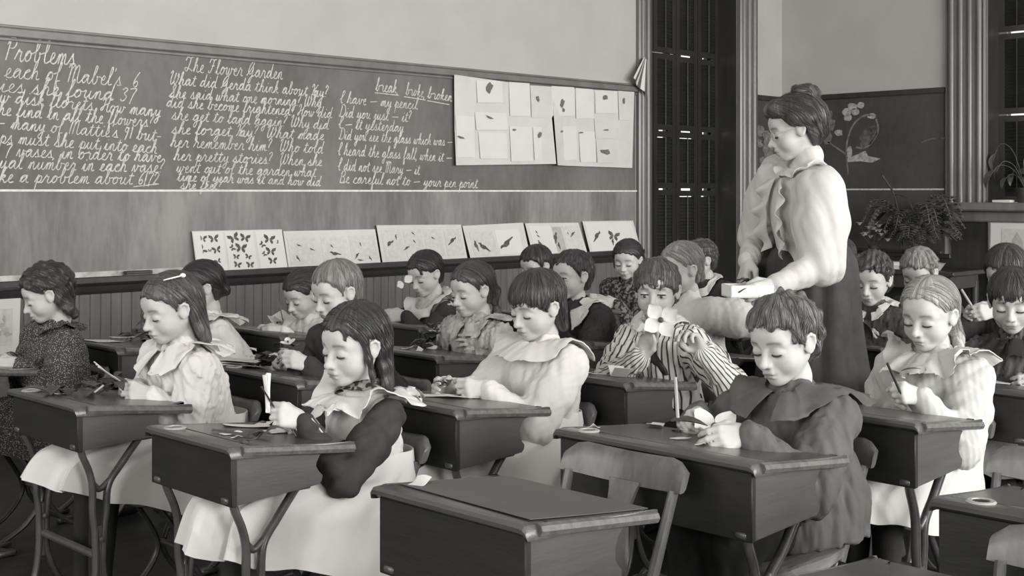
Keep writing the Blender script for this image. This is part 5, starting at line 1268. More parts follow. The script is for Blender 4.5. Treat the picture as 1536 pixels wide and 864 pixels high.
# braided girl in ruffles
p = kid('K19', 'person in a wide white ruffled dress, gripping a dark pen in a fist', (1393, 470), 1.68, (3.39, 1.68, .445), hyaw=-3, pitch=12, res=.0036, H=.196, seed=9,
    hands=dict(L=dict(w=at(1378, 596, 1.62), x=(-.85, .3, .25), t=(-.2, .3, .9), curl=(1.0, 1.1, 1.1, 1.1), thumb=.8),
               R=dict(w=at(1352, 602, 1.76), x=(-.85, -.3, .1), t=(-.2, -.4, .8), curl=.9, thumb=.7)),
    outfit=dict(top=M_ivory, neck=.3, sleeves=(.060, .060, .048, .032), wr=.0035, wl=.07, fit=.02, collars=(ruffle(M_ivory, .100, .019, 8, scallop=.010, slope=26, n=170),)),
    hair=dict(g=.28, hl='back', th=.04, streak=.008, part=0.0, extra=[((-.36, .08, -.05), (-.30, .25, -.42), .11, .09, .08, .012, 26), ((-.30, .25, -.42), (-.2, .30, -.66), .09, .05, .04, .012, 26)]))
seated_skirt(p, R3, M_ivory, half=.14, hem=.22, seed=10, amp=.014, front=R3 - .08); seated_legs(p)
# striped shirt
p = kid('K13', 'person in a striped shirt and dark tie holding a large pale flower to the face', (985, 434), 2.58, (3.33, 2.58, .45), psi=6, hyaw=22, pitch=5, eyes='open', res=.0036, H=.192, seed=11,
    hands=dict(L=dict(w=atx(1056, 528, 3.16), x=(-.40, .45, .75), t=(.1, .5, -.3), curl=(.5, .6, .7, .8), thumb=.4, pole=(.1, -.8, -.7)),
               R=dict(w=atx(963, 534, 3.08), x=(.25, -.2, .85), t=(.2, -.6, -.1), curl=(.45, .55, .6, .7), thumb=.4, pole=(-.2, .7, -.7))),
    outfit=dict(top=M_stripe, top_name='striped_shirt', neck=.3, sleeves=(.050, .054, .044, .030), strip=58, wr=.004, wl=.06, fit=.016, collars=(flat_collar(M_stripe, .04, .2, 30),)),
    hair=dict(g=.085, hl='bangs', th=.045, streak=.010, curly=.016))
seated_legs(p, trousers=True, mat_=M_black)
tb = p['nb'] + p['R'][:, 0] * .085 - p['up'] * .02; F3, L3, U3 = (p['R'][:, i] for i in range(3)); mb = MB(); o = npv(p['o'])
for sg in (-1, 1):
    rings = []
    for t in np.linspace(0, 1, 7):
        c = tb - U3 * (.105 * t) + L3 * sg * (.006 + .030 * t) + F3 * (.012 + .012 * math.sin(t * 3)) - o; w = .014 + .026 * t - .010 * max(0, t - .8) / .2
        rings.append([Vector(c + L3 * w * math.cos(a) + F3 * (.006 * math.sin(a) + .004 * math.sin(a * 3 + t * 6))) for a in np.linspace(0, 2 * math.pi, 16, endpoint=False)])
    mb.loft(rings)
mb.ell(Vector(tb + F3 * .012 - o), (.018, .018, .015)); mb.build('necktie', mat('dark_silk', .03, .4, .4, var=.8, scale=14, stretch=(3, 3, .3)), p['e'])
# dotted dress at the left edge
p = kid('K1', 'person in a dotted dark dress, leftmost in the class, in profile against the wainscot', (68, 440), 4.34, (2.06, 4.36, .44), hyaw=-20, pitch=20, res=.0036, H=.190, seed=12,
    hands=dict(L=dict(w=at(28, 546, 4.22), x=(-1, .2, -.05), t=(0, .4, .9), curl=.5, thumb=.4), R=dict(w=at(14, 540, 4.45), x=(-1, -.2, -.05), t=(0, -.4, .9), curl=.5)),
    outfit=dict(top=M_dots, neck=.3, sleeves=(.056, .056, .044, .030), wr=.0035, wl=.05, fit=.014, collars=(flat_collar(M_dots, .045, .1, 30, amp=.004, waves=9),)),
    hair=dict(g=.035, hl='girl', th=.075, streak=.010, curly=.02, fringe=.1, extra=[((-.25, .2, -.1), (-.26, .26, -.36), .14, .10, .08, .02, 16), ((-.3, 0, -.1), (-.3, 0, -.36), .16, .12, .08, .02, 16), ((-.2, -.25, -.1), (-.2, -.28, -.36), .12, .08, .08, .02, 16), ((-.26, .25, -.3), (-.3, .25, -.56), .10, .07, .06, .025, 18), ((-.3, 0, -.3), (-.34, 0, -.56), .12, .08, .06, .025, 18), ((-.16, .33, -.05), (-.17, .33, -.34), .07, .06, .05, .02, 18)]))
seated_skirt(p, R1, M_dots, half=.14, hem=.22, seed=13); seated_legs(p)
FR = .0046
def simple_hand(px, py, Y, x=(-.95, .15, -.05), t=(-.1, .35, .9), curl=.6, **k): return dict(w=at(px, py, Y), x=x, t=t, curl=curl, thumb=.5, **k)
# boy in the dark jacket, second row
p = kid('K5', 'person in a dark jacket bent over dark leaves, right behind the ruffled pinafore', (503, 436), 3.30, (2.68, 3.30, .45), hyaw=0, pitch=16, res=.004, H=.190, seed=21,
    hands=dict(L=simple_hand(462, 548, 3.26, x=(-.85, .15, .35), curl=(.5, .6, .7, .7)), R=simple_hand(440, 546, 3.42, t=(-.1, -.4, .8))),
    outfit=dict(top=M_wool, top_name='jacket', long=.06, neck=.3, sleeves=(.048, .050, .042, .034), fit=.02), hair=dict(g=.17, hl='boy', th=.035, streak=.010))
seated_legs(p, trousers=True, mat_=M_black)
p = kid('K3', 'person in white ruffles half hidden behind the cream dress and hair slide', (300, 430), 4.40, (2.70, 4.42, .44), hyaw=-14, pitch=14, res=FR, H=.190, seed=22,
    hands=dict(L=simple_hand(312, 540, 4.30), R=simple_hand(290, 535, 4.5, t=(-.1, -.4, .8))),
    outfit=dict(top=M_white, neck=.3, sleeves=(.055, .055, .045, .030), collars=(ruffle(M_white, .09, .012, 8),), wr=.003), hair=dict(g=.032, hl='girl', th=.055, streak=.010, extra=[((-.4, 0, .0), (-.45, .1, -.2), .17, .13, .08)]))
seated_skirt(p, R2, M_white, seed=23); seated_legs(p)
p = kid('K4', 'person in a white collar bent over the crumpled white papers by the wainscot', (453, 441), 4.40, (3.32, 4.40, .44), hyaw=3, pitch=22, res=FR, H=.190, seed=24,
    hands=dict(L=simple_hand(425, 497, 4.32), R=simple_hand(410, 494, 4.5, t=(-.1, -.4, .8))),
    outfit=dict(top=M_white, neck=.3, sleeves=(.05, .05, .042, .030), collars=(ruffle(M_white, .08, .008, 7),), wr=.003), hair=dict(g=.035, hl='girl', th=.05, streak=.010, extra=[((-.4, 0, .0), (-.42, 0, -.3), .17, .12, .08)]))
seated_skirt(p, R3, M_white, seed=25); seated_legs(p)
p = kid('K8', 'person in a rumpled grey print dress, fingering a dark drooping plant', (707, 433), 3.40, (3.34, 3.42, .45), hyaw=-6, pitch=12, res=.004, H=.192, seed=26,
    hands=dict(L=simple_hand(728, 522, 3.36, x=(-.9, .2, .35), curl=(.3, .4, .5, .6)), R=simple_hand(705, 518, 3.5, t=(-.1, -.4, .8))),
    outfit=dict(top=M_pale, neck=.35, sleeves=(.058, .058, .044, .030), wr=.006, wl=.045, fit=.016, collars=(flat_collar(M_pale, .065, .15, 24, amp=.006, waves=6),)),
    hair=dict(g=.055, hl='girl', th=.04, streak=.009, part=.03, extra=[((-.42, 0, .05), (-.48, .05, -.15), .15, .13, .06, .02, 16), ((-.45, .05, -.15), (-.42, .12, -.55), .12, .08, .05, .025, 18)]))
seated_skirt(p, R3, M_pale, seed=27); seated_legs(p)
p = kid('K7', 'person in a bib dress with dark folded sleeves, pale petals at the cheek', (637, 410), 4.28, (3.92, 4.25, .45), hyaw=4, pitch=20, roll=3, res=FR, H=.190, seed=28,
    hands=dict(L=simple_hand(608, 474, 4.26, x=(-.8, .55, 0), curl=.35, pole=(.4, -.7, -.4)), R=simple_hand(598, 470, 4.42, t=(-.1, -.4, .8))),
    outfit=dict(top=M_pale, sleeve=M_wool, neck=.2, sleeves=(.052, .052, .042, .032), collars=(ruffle(M_white, .055, .008, 8, r0=.075),), wr=.003), hair=dict(g=.032, hl='girl', th=.045, streak=.009, part=.0, extra=[((.26, .16, .32), (.30, .22, .10), .05, .03, .05)]))
seated_skirt(p, R4, M_wool, seed=29); seated_legs(p)
p = kid('K10', 'person in a dark jacket almost wholly hidden behind the white caped dress', (803, 398), 4.35, (4.68, 4.35, .45), pitch=18, res=FR, H=.190, seed=30, outfit=dict(top=M_wool, top_name='jacket'), hair=dict(g=.04, hl='boy', th=.04))
seated_legs(p, trousers=True, mat_=M_black)
p = kid('K11', 'person with a broad white collar on a dark jacket, looking up', (857, 412), 3.42, (4.0, 3.42, .45), hyaw=-6, pitch=2, res=.004, H=.192, seed=31, eyes='open',
    hands=dict(L=simple_hand(835, 500, 3.36), R=simple_hand(825, 500, 3.5, t=(-.1, -.4, .8))),
    outfit=dict(top=M_wool, top_name='jacket', long=.06, neck=.3, sleeves=(.05, .052, .044, .034), fit=.02, wr=.004, collars=(flat_collar(M_white, .085, .35, 32),)), hair=dict(g=.05, hl='boy', th=.04, streak=.010, curly=.016))
seated_legs(p, trousers=True, mat_=M_black)
p = kid('K12', 'person in a dark plaid dress seated beside the window casing', (941, 389), 4.05, (5.02, 4.1, .45), psi=8, hyaw=12, pitch=12, res=FR, H=.186, seed=32,
    hands=dict(L=simple_hand(925, 455, 4.0, x=(-.7, .6, 0)), R=simple_hand(915, 452, 4.2, t=(-.1, -.4, .8))),
    outfit=dict(top=M_plaid, neck=.3, sleeves=(.055, .055, .044, .032), collars=(flat_collar(M_plaid, .05),)), hair=dict(g=.035, hl='girl', th=.05, streak=.010, extra=[((-.2, .3, .0), (-.2, .36, -.25), .13, .12, .08, .02, 16), ((-.2, -.3, 0), (-.2, -.36, -.25), .12, .11, .08, .02, 16)]))
seated_skirt(p, R6 - .25, M_plaid, seed=33); seated_legs(p)
p = kid('K14', 'person in a white puff sleeved dress, one arm stretched aside, behind the striped shirt', (1020, 402), 2.90, (3.97, 2.88, .46), hyaw=-16, pitch=12, res=.004, H=.192, seed=34,
    hands=dict(L=dict(w=at(1080, 460, 2.78), x=(.75, -.6, -.1), t=(-.3, .1, .9), curl=(.15, .2, .25, .3), thumb=.2, pole=(.2, -.8, -.5)), R=simple_hand(985, 470, 3.0, t=(-.1, -.4, .8))),
    outfit=dict(top=M_white, neck=.7, sleeves=(.070, .054, .036, .028), wr=.0014, fit=.014), hair=dict(g=.24, hl='back', th=.03, streak=.006, part=.0, extra=[((-.4, 0, -.05), (-.44, .03, -.30), .12, .08, .08)]))
seated_skirt(p, R4, M_white, seed=35); seated_legs(p)
p = kid('K15', 'person in a dark jacket with small white collar, farthest back by the dark window', (1049, 389), 3.77, (5.36, 3.76, .45), hyaw=-22, pitch=12, res=FR, H=.186, seed=36,
    outfit=dict(top=M_wool, top_name='jacket', long=.06, neck=.3, collars=(flat_collar(M_white, .045),)), hair=dict(g=.065, hl='boy', th=.05, curly=.02))
seated_legs(p, trousers=True, mat_=M_black)
p = kid('K16', 'person in a dark jacket and white collar, head hidden behind the standing person', (1258, 388), 3.15, (5.5, 3.1, .45), pitch=12, res=FR, H=.186, seed=37,
    outfit=dict(top=M_wool, top_name='jacket', long=.06, neck=.3, sleeves=(.05, .052, .044, .034), fit=.02, collars=(flat_collar(M_white, .075, .3),)), hair=dict(g=.05, hl='boy', th=.05))
seated_legs(p, trousers=True, mat_=M_black)
p = kid('K17', 'person in a buttoned tweed jacket, hands raised around a dark leaf', (1307, 418), 2.45, (4.62, 2.46, .46), psi=4, hyaw=7, pitch=13, res=.004, H=.192, seed=38,
    hands=dict(L=simple_hand(1332, 508, 2.40, x=(-.55, .45, .65), t=(-.4, .4, .3), curl=(.9, 1, 1, 1)), R=simple_hand(1288, 496, 2.52, x=(-.1, -.3, .9), t=(-.2, -.5, .3), curl=.7)),
    outfit=dict(top=M_tweed, top_name='jacket', long=.06, neck=.3, sleeves=(.050, .052, .044, .034), fit=.02, wr=.004, collars=(flat_collar(M_white, .036, .25, off=.014),)), hair=dict(g=.065, hl='boy', th=.06, curly=.028, streak=.008))
seated_legs(p, trousers=True, mat_=M_black)
p = kid('K18', 'person in a dark jacket, head bowed, half hidden behind the wide white ruffles', (1378, 408), 2.55, (5.25, 2.55, .45), pitch=24, hyaw=6, res=FR, H=.190, seed=39, outfit=dict(top=M_wool, top_name='jacket'), hair=dict(g=.22, hl='boy', th=.045, curly=.015))
seated_legs(p, trousers=True, mat_=M_black)
p = kid('K20', 'person with a white cuff stooping over a pencil below the framed picture', (1508, 408), 2.02, (4.74, 1.98, .46), pitch=26, hyaw=2, res=.004, H=.192, seed=40,
    hands=dict(L=simple_hand(1494, 466, 1.96, x=(-.85, .5, -.1)), R=simple_hand(1466, 470, 2.12, x=(-.8, .2, .1), t=(-.1, -.4, .8))),
    outfit=dict(top=M_wool, top_name='jacket', long=.06, neck=.4, cuffs=(M_white, .05), collars=(flat_collar(M_white, .05, .25),)), hair=dict(g=.04, hl='boy', th=.04, part=.1))
seated_legs(p, trousers=True, mat_=M_black)
p = kid('K21', 'person in a dark pleated dress at the right edge, hands on the desk', (1519, 450), 1.68, (4.04, 1.66, .45), psi=4, hyaw=14, pitch=14, res=.004, H=.192, seed=41,
    hands=dict(L=simple_hand(1560, 570, 1.6), R=simple_hand(1500, 572, 1.78, t=(-.1, -.4, .8))),
    outfit=dict(top=M_grey, neck=.3, sleeves=(.054, .054, .044, .032), wr=.006, wl=.035, collars=(dict(m=M_wool, name='yoke', r0=.044, L=.075, slope=18, amp=.001, waves=4),)), hair=dict(g=.035, hl='bangs', th=.04, streak=.009))
seated_skirt(p, R4, M_grey, seed=42); seated_legs(p)

# the teacher, standing in the aisle
p = PP['T'] = person('standing person in a high collared white blouse and dark skirt, holding a shallow box', at(1191, 192, 2.25), (3.655, 2.265, .93), psi=-26, hyaw=-22, pitch=13, s=1.15, res=.0042, H=.174, sh=.112, seed=50, standing=True,
    hands=dict(L=dict(w=at(1162, 430, 2.16), x=(-.85, .25, -.25), t=(-.3, .3, .8), curl=(.5, .6, .7, .7), thumb=.5, pole=(.75, -.35, -.45)),
               R=dict(w=at(1122, 392, 2.40), x=(-.55, -.1, -.8), t=(-.3, -.5, .2), curl=(.5, .6, .7, .8), thumb=.6, pole=(.6, .5, -.4))),
    outfit=dict(top=M_blouse, top_name='blouse', neck=.92, sleeves=(.072, .062, .042, .028), wr=.003, wl=.09, fit=.006, cuffs=(M_blouse, .05), collars=(dict(m=M_blouse, name='jabot_ruffle', r0=.046, L=.040, slope=30, amp=.006, waves=6, n=120),)),
    hair=dict(g=.045, hl='back', th=.075, streak=.012, bulk=1.2, extra=[((-.36, -.10, .52), (-.20, -.08, .58), .12, .10, .03, .02, 18), ((-.36, .10, .52), (-.18, .10, .57), .12, .09, .03, .02, 20), ((-.47, .0, .44), (-.42, .0, .54), .10, .08, .03, .02, 16), ((.24, -.16, .36), (.24, .16, .36), .16, .16, .06), ((.02, .36, .16), (-.2, .38, .10), .13, .13, .06), ((.02, -.36, .16), (-.2, -.38, .10), .13, .13, .06), ((-.38, 0, .15), (-.42, 0, -.12), .2, .14, .08)]))
gq, Ft, Lt, Ut = p['gc'], p['R'][:, 0], p['R'][:, 1], p['R'][:, 2]
for sg in (-1, 1):
    nk_, nu_ = 44, 7; PT = np.zeros((nu_, nk_, 3))
    for k in range(nk_):
        t = k / (nk_ - 1); b = p['nb'] + Ft * .13 - Ut * (.01 + .24 * t) + Lt * sg * (.016 + .022 * math.sin(t * 2.4))
        for it in range(14):
            dd = gq.sample(b[None])[0]; b = b - Ft * np.clip(dd - .006, -.01, .01)
        for u in range(nu_):
            v = u / (nu_ - 1); PT[u, k] = b + Lt * sg * .050 * v * (1 - .4 * t) + Ft * (.010 + .030 * v * (1 - .5 * (v)) + .016 * v * math.sin(t * 21 + sg) * (1 - .3 * t)) - Ut * .018 * v
    nr_ = np.tile(Ft, (nu_, nk_, 1)); sheet_build('jabot', PT if sg < 0 else PT[:, ::-1], nr_, .003, M_blouse, p['e'], p['o'], closed=False)
mb = MB(); hcv = Vector(p['hc']) - p['o']
for sg in (-1, 1):
    rim = [hcv + Vector(p['Rh'] @ np.array([.405 - .02 * abs(math.cos(a)), sg * .145 + .085 * math.cos(a), -.06 + .068 * math.sin(a)])) * p['H'] for a in np.linspace(0, 2 * math.pi, 21)]
    mb.tube(rim, .0011, 5); mb.tube([hcv + Vector(p['Rh'] @ np.array(q)) * p['H'] for q in ((.385, sg * .23, -.05), (.30, sg * .31, -.04), (-.02, sg * .385, -.01))], .0011, 5)
mb.tube([hcv + Vector(p['Rh'] @ np.array(q)) * p['H'] for q in ((.405, -.06, -.05), (.43, 0, -.03), (.405, .06, -.05))], .0011, 5)
mb.build('spectacles', mat('steel_wire', .35, .25, .6), p['e'])
h = p['hip']
F_ = [(h[0] - .098, 1.06), (h[0] - .128, .99), (h[0] - .134, .90), (h[0] - .155, .72), (h[0] - .20, .40), (h[0] - .26, .02)]
B_ = [(h[0] + .092, 1.06), (h[0] + .128, .99), (h[0] + .134, .88), (h[0] + .155, .70), (h[0] + .21, .40), (h[0] + .28, .02)]
M_skirt = cloth('dark_serge_skirt', .05, .2)
skirt('skirt', F_, B_, [.106, .132, .138, .148, .19, .25], h[1], M_skirt, p['e'], p['o'], 8, .022, 4)
rings = []
for z, k in ((1.045, 1.0), (1.05, 1.05), (1.085, 1.05), (1.09, 1.0)):
    rings.append([Vector((h[0] - .003 + .099 * k * math.cos(a), h[1] + .108 * k * math.sin(a), z)) - p['o'] for a in np.linspace(0, 2 * math.pi, 40, endpoint=False)])
MB().loft(rings).build('belt', M_belt, p['e'], True, 40)
for sg in (-1, 1):
    g = Grid((h[0] - .25, h[1] + sg * .07 - .08, 0.0), (h[0] + .12, h[1] + sg * .07 + .08, .2), .007); y = h[1] + sg * .07
    g.cap((h[0], y, .04), (h[0] - .16, y, .03), .038, .030, .01); g.cap((h[0], y, .05), (h[0], y, .14), .036, .036, .01)
    me, P = g.mesh('shoe'); me.transform(Matrix.Translation(-p['o'])); link('shoe', me, M_shoe, p['e'], True, None)
for q in PP.values(): q['gc'] = None
# ================================================================ chairs
def behind(k, label, dx=-.12, **kw):
    h = PP[k]['hip']; return chair(h[0] + dx, h[1], label, **kw)
chair(1.905, 1.775, 'empty school chair with curved rail and vase splat behind the foreground desk', wd=.33)
chair(2.555, 1.06, 'empty school chair at the right edge, only its curved rail showing above a desk lid', wd=.35)
chair(1.905, .765, 'empty school chair in the bottom right corner with a rounded light rail end', wd=.35)
behind('K22', 'school chair with a worn seat under the writing boy', dx=-.12, wd=.29, hback=.60)
for k, l in dict(K6='school chair under the girl in the ruffled pinafore', K9='school chair behind the fringed girl in white', K2='school chair under the girl with the hair slide', K19='school chair under the braided girl',
                 K13='school chair under the boy in the striped shirt', K1='school chair behind the child in the dotted dress', K5='school chair under the boy with cropped fair hair', K3='school chair under the half hidden girl in white ruffles', K4='school chair under the child bent over white paper flowers', K8='school chair under the girl in the rumpled grey dress',
                 K7='school chair under the girl with folded arms', K11='school chair under the boy with the broad white collar', K14='school chair under the fair girl with puffed sleeves', K17='school chair under the boy in the tweed jacket', K21='school chair under the child in the pleated dress').items(): behind(k, l, wd=.25, hback=.58)
for k, l in dict(K10='school chair under the boy hidden behind the fringed girl', K12='school chair under the girl in dark plaid', K15='school chair under the farthest boy by the window', K16='school chair under the boy hidden by the standing woman', K18='school chair under the fair boy behind the braided girl', K20='school chair under the stooping boy with the pencil').items(): behind(k, l, wd=.25, hback=.58)

# ================================================================ things on the desks
def top_at(k, px, py):
    """point of a desk lid seen at a photo pixel"""
    d = DK[k]; z = .64
    for _ in range(6):
        p = onZ(px, py, z); z = d['tz'](max(.07, min(d['d'], p.x - d['xf'])))
    x = max(d['xf'] + .09, min(d['xf'] + d['d'] - .03, p.x)); y = max(d['yn'] + .03, min(d['yn'] + d['w'] - .03, p.y))
    return Vector((x, y, d['tz'](x - d['xf']) + .001))
def leaf_mesh(mb, base, dirv, L, w, curl, rnd):
    d = Vector(dirv).normalized(); s = d.cross(Vector((0, 0, 1)));  s = s.normalized() if s.length > .1 else Vector((1, 0, 0)); n = s.cross(d)
    m = 7; top = []; bot = []
    for i in range(m):
        t = i / (m - 1); ww = w * math.sin(math.pi * min(1, t * .92 + .06)) ** .8; c = base + d * (L * t) + n * (curl * L * (t - t * t) * 1.5 - curl * L * .7 * t * t)
        row = [c - s * ww + n * (.25 * ww), c, c + s * ww + n * (.25 * ww)]; top += row; bot += [q - n * .0012 for q in row]
    N1 = len(top); fs = []
    for i in range(m - 1):
        for k in range(2):
            a, b, c_, e = i * 3 + k, i * 3 + k + 1, i * 3 + k + 4, i * 3 + k + 3
            fs += [(a, b, c_, e), (N1 + a, N1 + e, N1 + c_, N1 + b)]
        fs += [(i * 3, i * 3 + 3, N1 + i * 3 + 3, N1 + i * 3), (i * 3 + 2, N1 + i * 3 + 2, N1 + i * 3 + 5, i * 3 + 5)]
    mb.add(top + bot, fs)
def sprig(pos, label, n=8, L=.06, spread=.07, h=.03, seed=1, m=None, grp='plant sprigs on the desks', flower=None, stem=True):
    r = random.Random(seed); e = empty('plant_sprig', pos, 0, label, 'plant', grp)
    tips = []
    mb = MB(); P = spline([(-spread * .7, r.uniform(-.02, .02), .006), (0, 0, h * .5), (spread * .7, r.uniform(-.02, .02), h)], 5); mb.tube(P, .0022, 6); mb.build('stem', M_leaf, e)
    for i in range(n):
        c = P[min(len(P) - 1, int(r.random() * len(P)))]; a = r.uniform(0, 6.28); up = r.uniform(-.15, .55)
        mb = MB(); b = Vector((c.x + r.uniform(-.3, .3) * spread, c.y + r.uniform(-.4, .4) * spread, max(.004, c.z + r.uniform(-.3, .5) * h)))
        dz = max(up, -(b.z - .003) / (L + 1e-6)); leaf_mesh(mb, b, (math.cos(a), math.sin(a), dz), L * r.uniform(.6, 1.15), L * r.uniform(.2, .36), r.uniform(.1, .5), r); mb.build('leaf', m or M_leaf, e, True, 60)
    for i in range(flower or 0):
        fc = Vector((r.uniform(-.8, .8) * spread, r.uniform(-.8, .8) * spread, r.uniform(.006, h))); mb = MB()
        for k in range(4):
            a = 1.57 * k + r.uniform(0, .6); leaf_mesh(mb, fc, (math.cos(a), math.sin(a), r.uniform(.1, .6)), .020, .008, .3, r)
        mb.build('blossom', M_petal, e, True, 60)
    return e
def scrap(pos, label, w, h, rz, seed, m=None, name='paper_scrap', cat='paper', grp='paper scraps on the desks', lift=.006, fold=False):
    r = random.Random(seed); o = Vector(pos); C = [Vector((-w / 2 + r.uniform(-.2, .2) * w * .5, h / 2, 0)), Vector((w / 2, h / 2 + r.uniform(-.2, .2) * h, 0)), Vector((w / 2 + r.uniform(-.2, .2) * w * .5, -h / 2, 0)), Vector((-w / 2, -h / 2 + r.uniform(-.2, .2) * h, 0))]
    R = Matrix.Rotation(rz, 3, 'Z'); C = [R @ c for c in C]; ph = r.uniform(0, 6)
    f = (lambda u, v: .001 + lift * (abs(u - .5) * 2) ** 1.0) if fold else (lambda u, v: .001 + lift * (.5 + .5 * math.sin(u * 3 + v * 2 + ph)) * (u * u if seed % 2 else v * v))
    mb = sheet_mesh(C, 6, 6, f, .0008, Vector((0, 0, 1))); ob = mb.build(name, m or M_paper2, None, True, 30); ob.location = o; ob.rotation_euler = (0, math.atan(.11), 0)
    return tag(ob, label, cat, grp)
def stick(p0, p1, label, name='pencil', r=.0034, m=None, cat='pencil', tip=True):
    p0, p1 = Vector(p0), Vector(p1); e = empty(name, p0, 0, label, cat); d = p1 - p0
    MB().tube([d * .10, d], r, 8).build('shaft', m or M_wood, e)
    MB().tube([Vector((0, 0, 0)), d * .06, d * .11], [.0006, r * .7, r * 1.05], 8).build('nib' if name == 'pen' else 'point', M_iris, e); return e
def petal_flower(pos, nrm, R, label, n=4, seed=1, name='flower', centre=True):
    """large open flower: broad cupped petals around a dark centre"""
    r = random.Random(seed); e = empty(name, pos, 0, label, 'flower'); nz = Vector(nrm).normalized(); ux = nz.cross(Vector((0, 0, 1))).normalized(); uy = nz.cross(ux)
    for k in range(n):
        a = 2 * math.pi * k / n + .5 + r.uniform(-.15, .15); d = ux * math.cos(a) + uy * math.sin(a); s = nz.cross(d); mb = MB(); m = 9; top = []
        for i in range(m):
            t = i / (m - 1); w = R * .44 * math.sin(math.pi * min(1, .06 + t * .84)) ** .9; c = d * (R * (.12 + .95 * t)) + nz * (R * .30 * t * t)
            for q in (-1, -.5, 0, .5, 1): top.append(c + s * (w * q) + nz * (.10 * R * q * q) - d * (.10 * R * q * q * t))
        N1 = len(top); fs = []; vs = top + [v - nz * .0015 for v in top]
        for i in range(m - 1):
            for q in range(4):
                A = i * 5 + q; fs += [(A, A + 1, A + 6, A + 5), (N1 + A, N1 + A + 5, N1 + A + 6, N1 + A + 1)]
            fs += [(i * 5, i * 5 + 5, N1 + i * 5 + 5, N1 + i * 5), (i * 5 + 4, N1 + i * 5 + 4, N1 + i * 5 + 9, i * 5 + 9)]
        fs += [(q, N1 + q, N1 + q + 1, q + 1) for q in range(4)] + [((m - 1) * 5 + q, (m - 1) * 5 + q + 1, N1 + (m - 1) * 5 + q + 1, N1 + (m - 1) * 5 + q) for q in range(4)]
        mb.add(vs, fs).build('petal', M_petal, e, True, 70)
    if centre: MB().ell(nz * .004, (R * .16,) * 3, 10, 8).build('flower_centre', M_leaf, e)
    return e
random.seed(21)
# foreground desk: a dark sheet over its lid, a crumpled scrap
d = DK['D4']; w = d['w']
C = [Vector((d['xf'] + .052, d['yn'] + w - .01, d['tz'](.052))), Vector((d['xf'] + d['d'] - .004, d['yn'] + w - .012, d['tz'](d['d'] - .004))), Vector((d['xf'] + d['d'] - .006, d['yn'] + .012, d['tz'](d['d'] - .006))), Vector((d['xf'] + .030, d['yn'] + .012, d['tz'](.030)))]
o = C[0].copy()
ob = sheet_mesh([c - o for c in C], 8, 6, lambda u, v: .0012 + .002 * v * (1 - u) ** 3, .0012, Vector((0, 0, 1))).build('cover_sheet', mat('dark_paper', .09, .65, .25, var=.1, scale=5), None, True, 30); ob.location = o
tag(ob, 'dark grey sheet of paper covering the lid of the empty foreground desk', 'paper')
scrap(top_at('D4', 612, 727), 'small crumpled pale scrap in the left corner of the foreground desk', .05, .03, .5, 3, m=M_paper, lift=.014)
# ringlet girl
s2 = [(285, 636, .05, .03, .3), (372, 640, .12, .05, -.4), (418, 648, .09, .05, .2), (395, 634, .08, .04, .8), (345, 652, .05, .02, .1), (330, 660, .03, .015, .6)]
for i, (x, y, a, b, rz) in enumerate(s2[1:]): scrap(top_at('D2', x, y), ['long white paper strip lying flat on the desk of the girl with ringlets', 'white paper piece near the cuff of the girl with ringlets', 'white paper piece at the back of the pile before the girl with ringlets', 'narrow torn white strip beside the dark ruler on the front desk', 'tiny white scrap at the front edge of the desk with the dark ruler'][i], a, b, rz, 30 + i)
p = top_at('D2', 320, 648); q = top_at('D2', 405, 660)
o = (p + q) / 2; dv = (q - p); ob = MB().tube([-dv * .5, dv * .5], .013, 4, (1, .22), up=(0, 0, 1)).build('ruler', mat('dark_ruler', .05, .4, .4), None, False); ob.location = o + Vector((0, 0, .004)); tag(ob, 'dark flat ruler lying along the front of the desk of the girl with ringlets', 'ruler')
sprig(top_at('D2', 385, 664), 'crumpled dark leaf hanging at the near corner of the desk of the girl with ringlets', 5, .045, .03, .02, 5)
lh = PP['K6']['hd']['L']['P']; g0 = Vector(lh(.082, .012, -.022))
ob = MB(); 
for k in range(3): ob.tube(spline([(0, 0, -.03), (.004 * k - .006, .004 * (k - 1), .02), (.014 * (k - 1) - .004, .012 * (k - 1), .062)], 5), [.005] * 11 if False else .0055, 6, (1, .35))
o_ = ob.build('paper_twist', M_paper2, None, True, 50); o_.location = onY(402, 600, g0.y); tag(o_, 'twisted white paper held upright in the fist of the girl with ringlets', 'paper')
stick(onY(412, 612, g0.y - .01), onY(392, 580, g0.y - .01), 'thin dark stick held beside the paper twist of the ringlet girl', 'stick', .0024, M_iris, 'stick')
# hair slide girl
sprig(top_at('D1', 118, 592), 'heap of dark leaves on the front left desk with the torn white scrap', 12, .075, .10, .03, 7)
sprig(top_at('D1', 165, 590), 'loose dark leaves under the hands of the girl with the hair slide', 7, .05, .06, .035, 8)
scrap(top_at('D1', 85, 592), 'torn white scrap on the dark leaves of the front left desk', .05, .02, -.3, 41)
lh = PP['K2']['hd']['L']['P']; g0 = Vector(lh(.085, .015, -.02)); ob = MB()
for k in range(3): ob.tube(spline([(.03, 0, -.02), (-.01, .004 * (k - 1), .006), (-.055, .014 * (k - 1), .036 + .006 * k)], 5), .005, 6, (1, .35))
o_ = ob.build('paper_twist', M_paper2, None, True, 50); o_.location = onY(172, 566, g0.y); tag(o_, 'twisted white paper in the hands of the girl with the hair slide', 'paper')
stick(onY(140, 590, 3.3), onY(155, 578, 3.3), 'short pale pencil stub leaning on the leaves of the front left desk', 'pencil', .003)
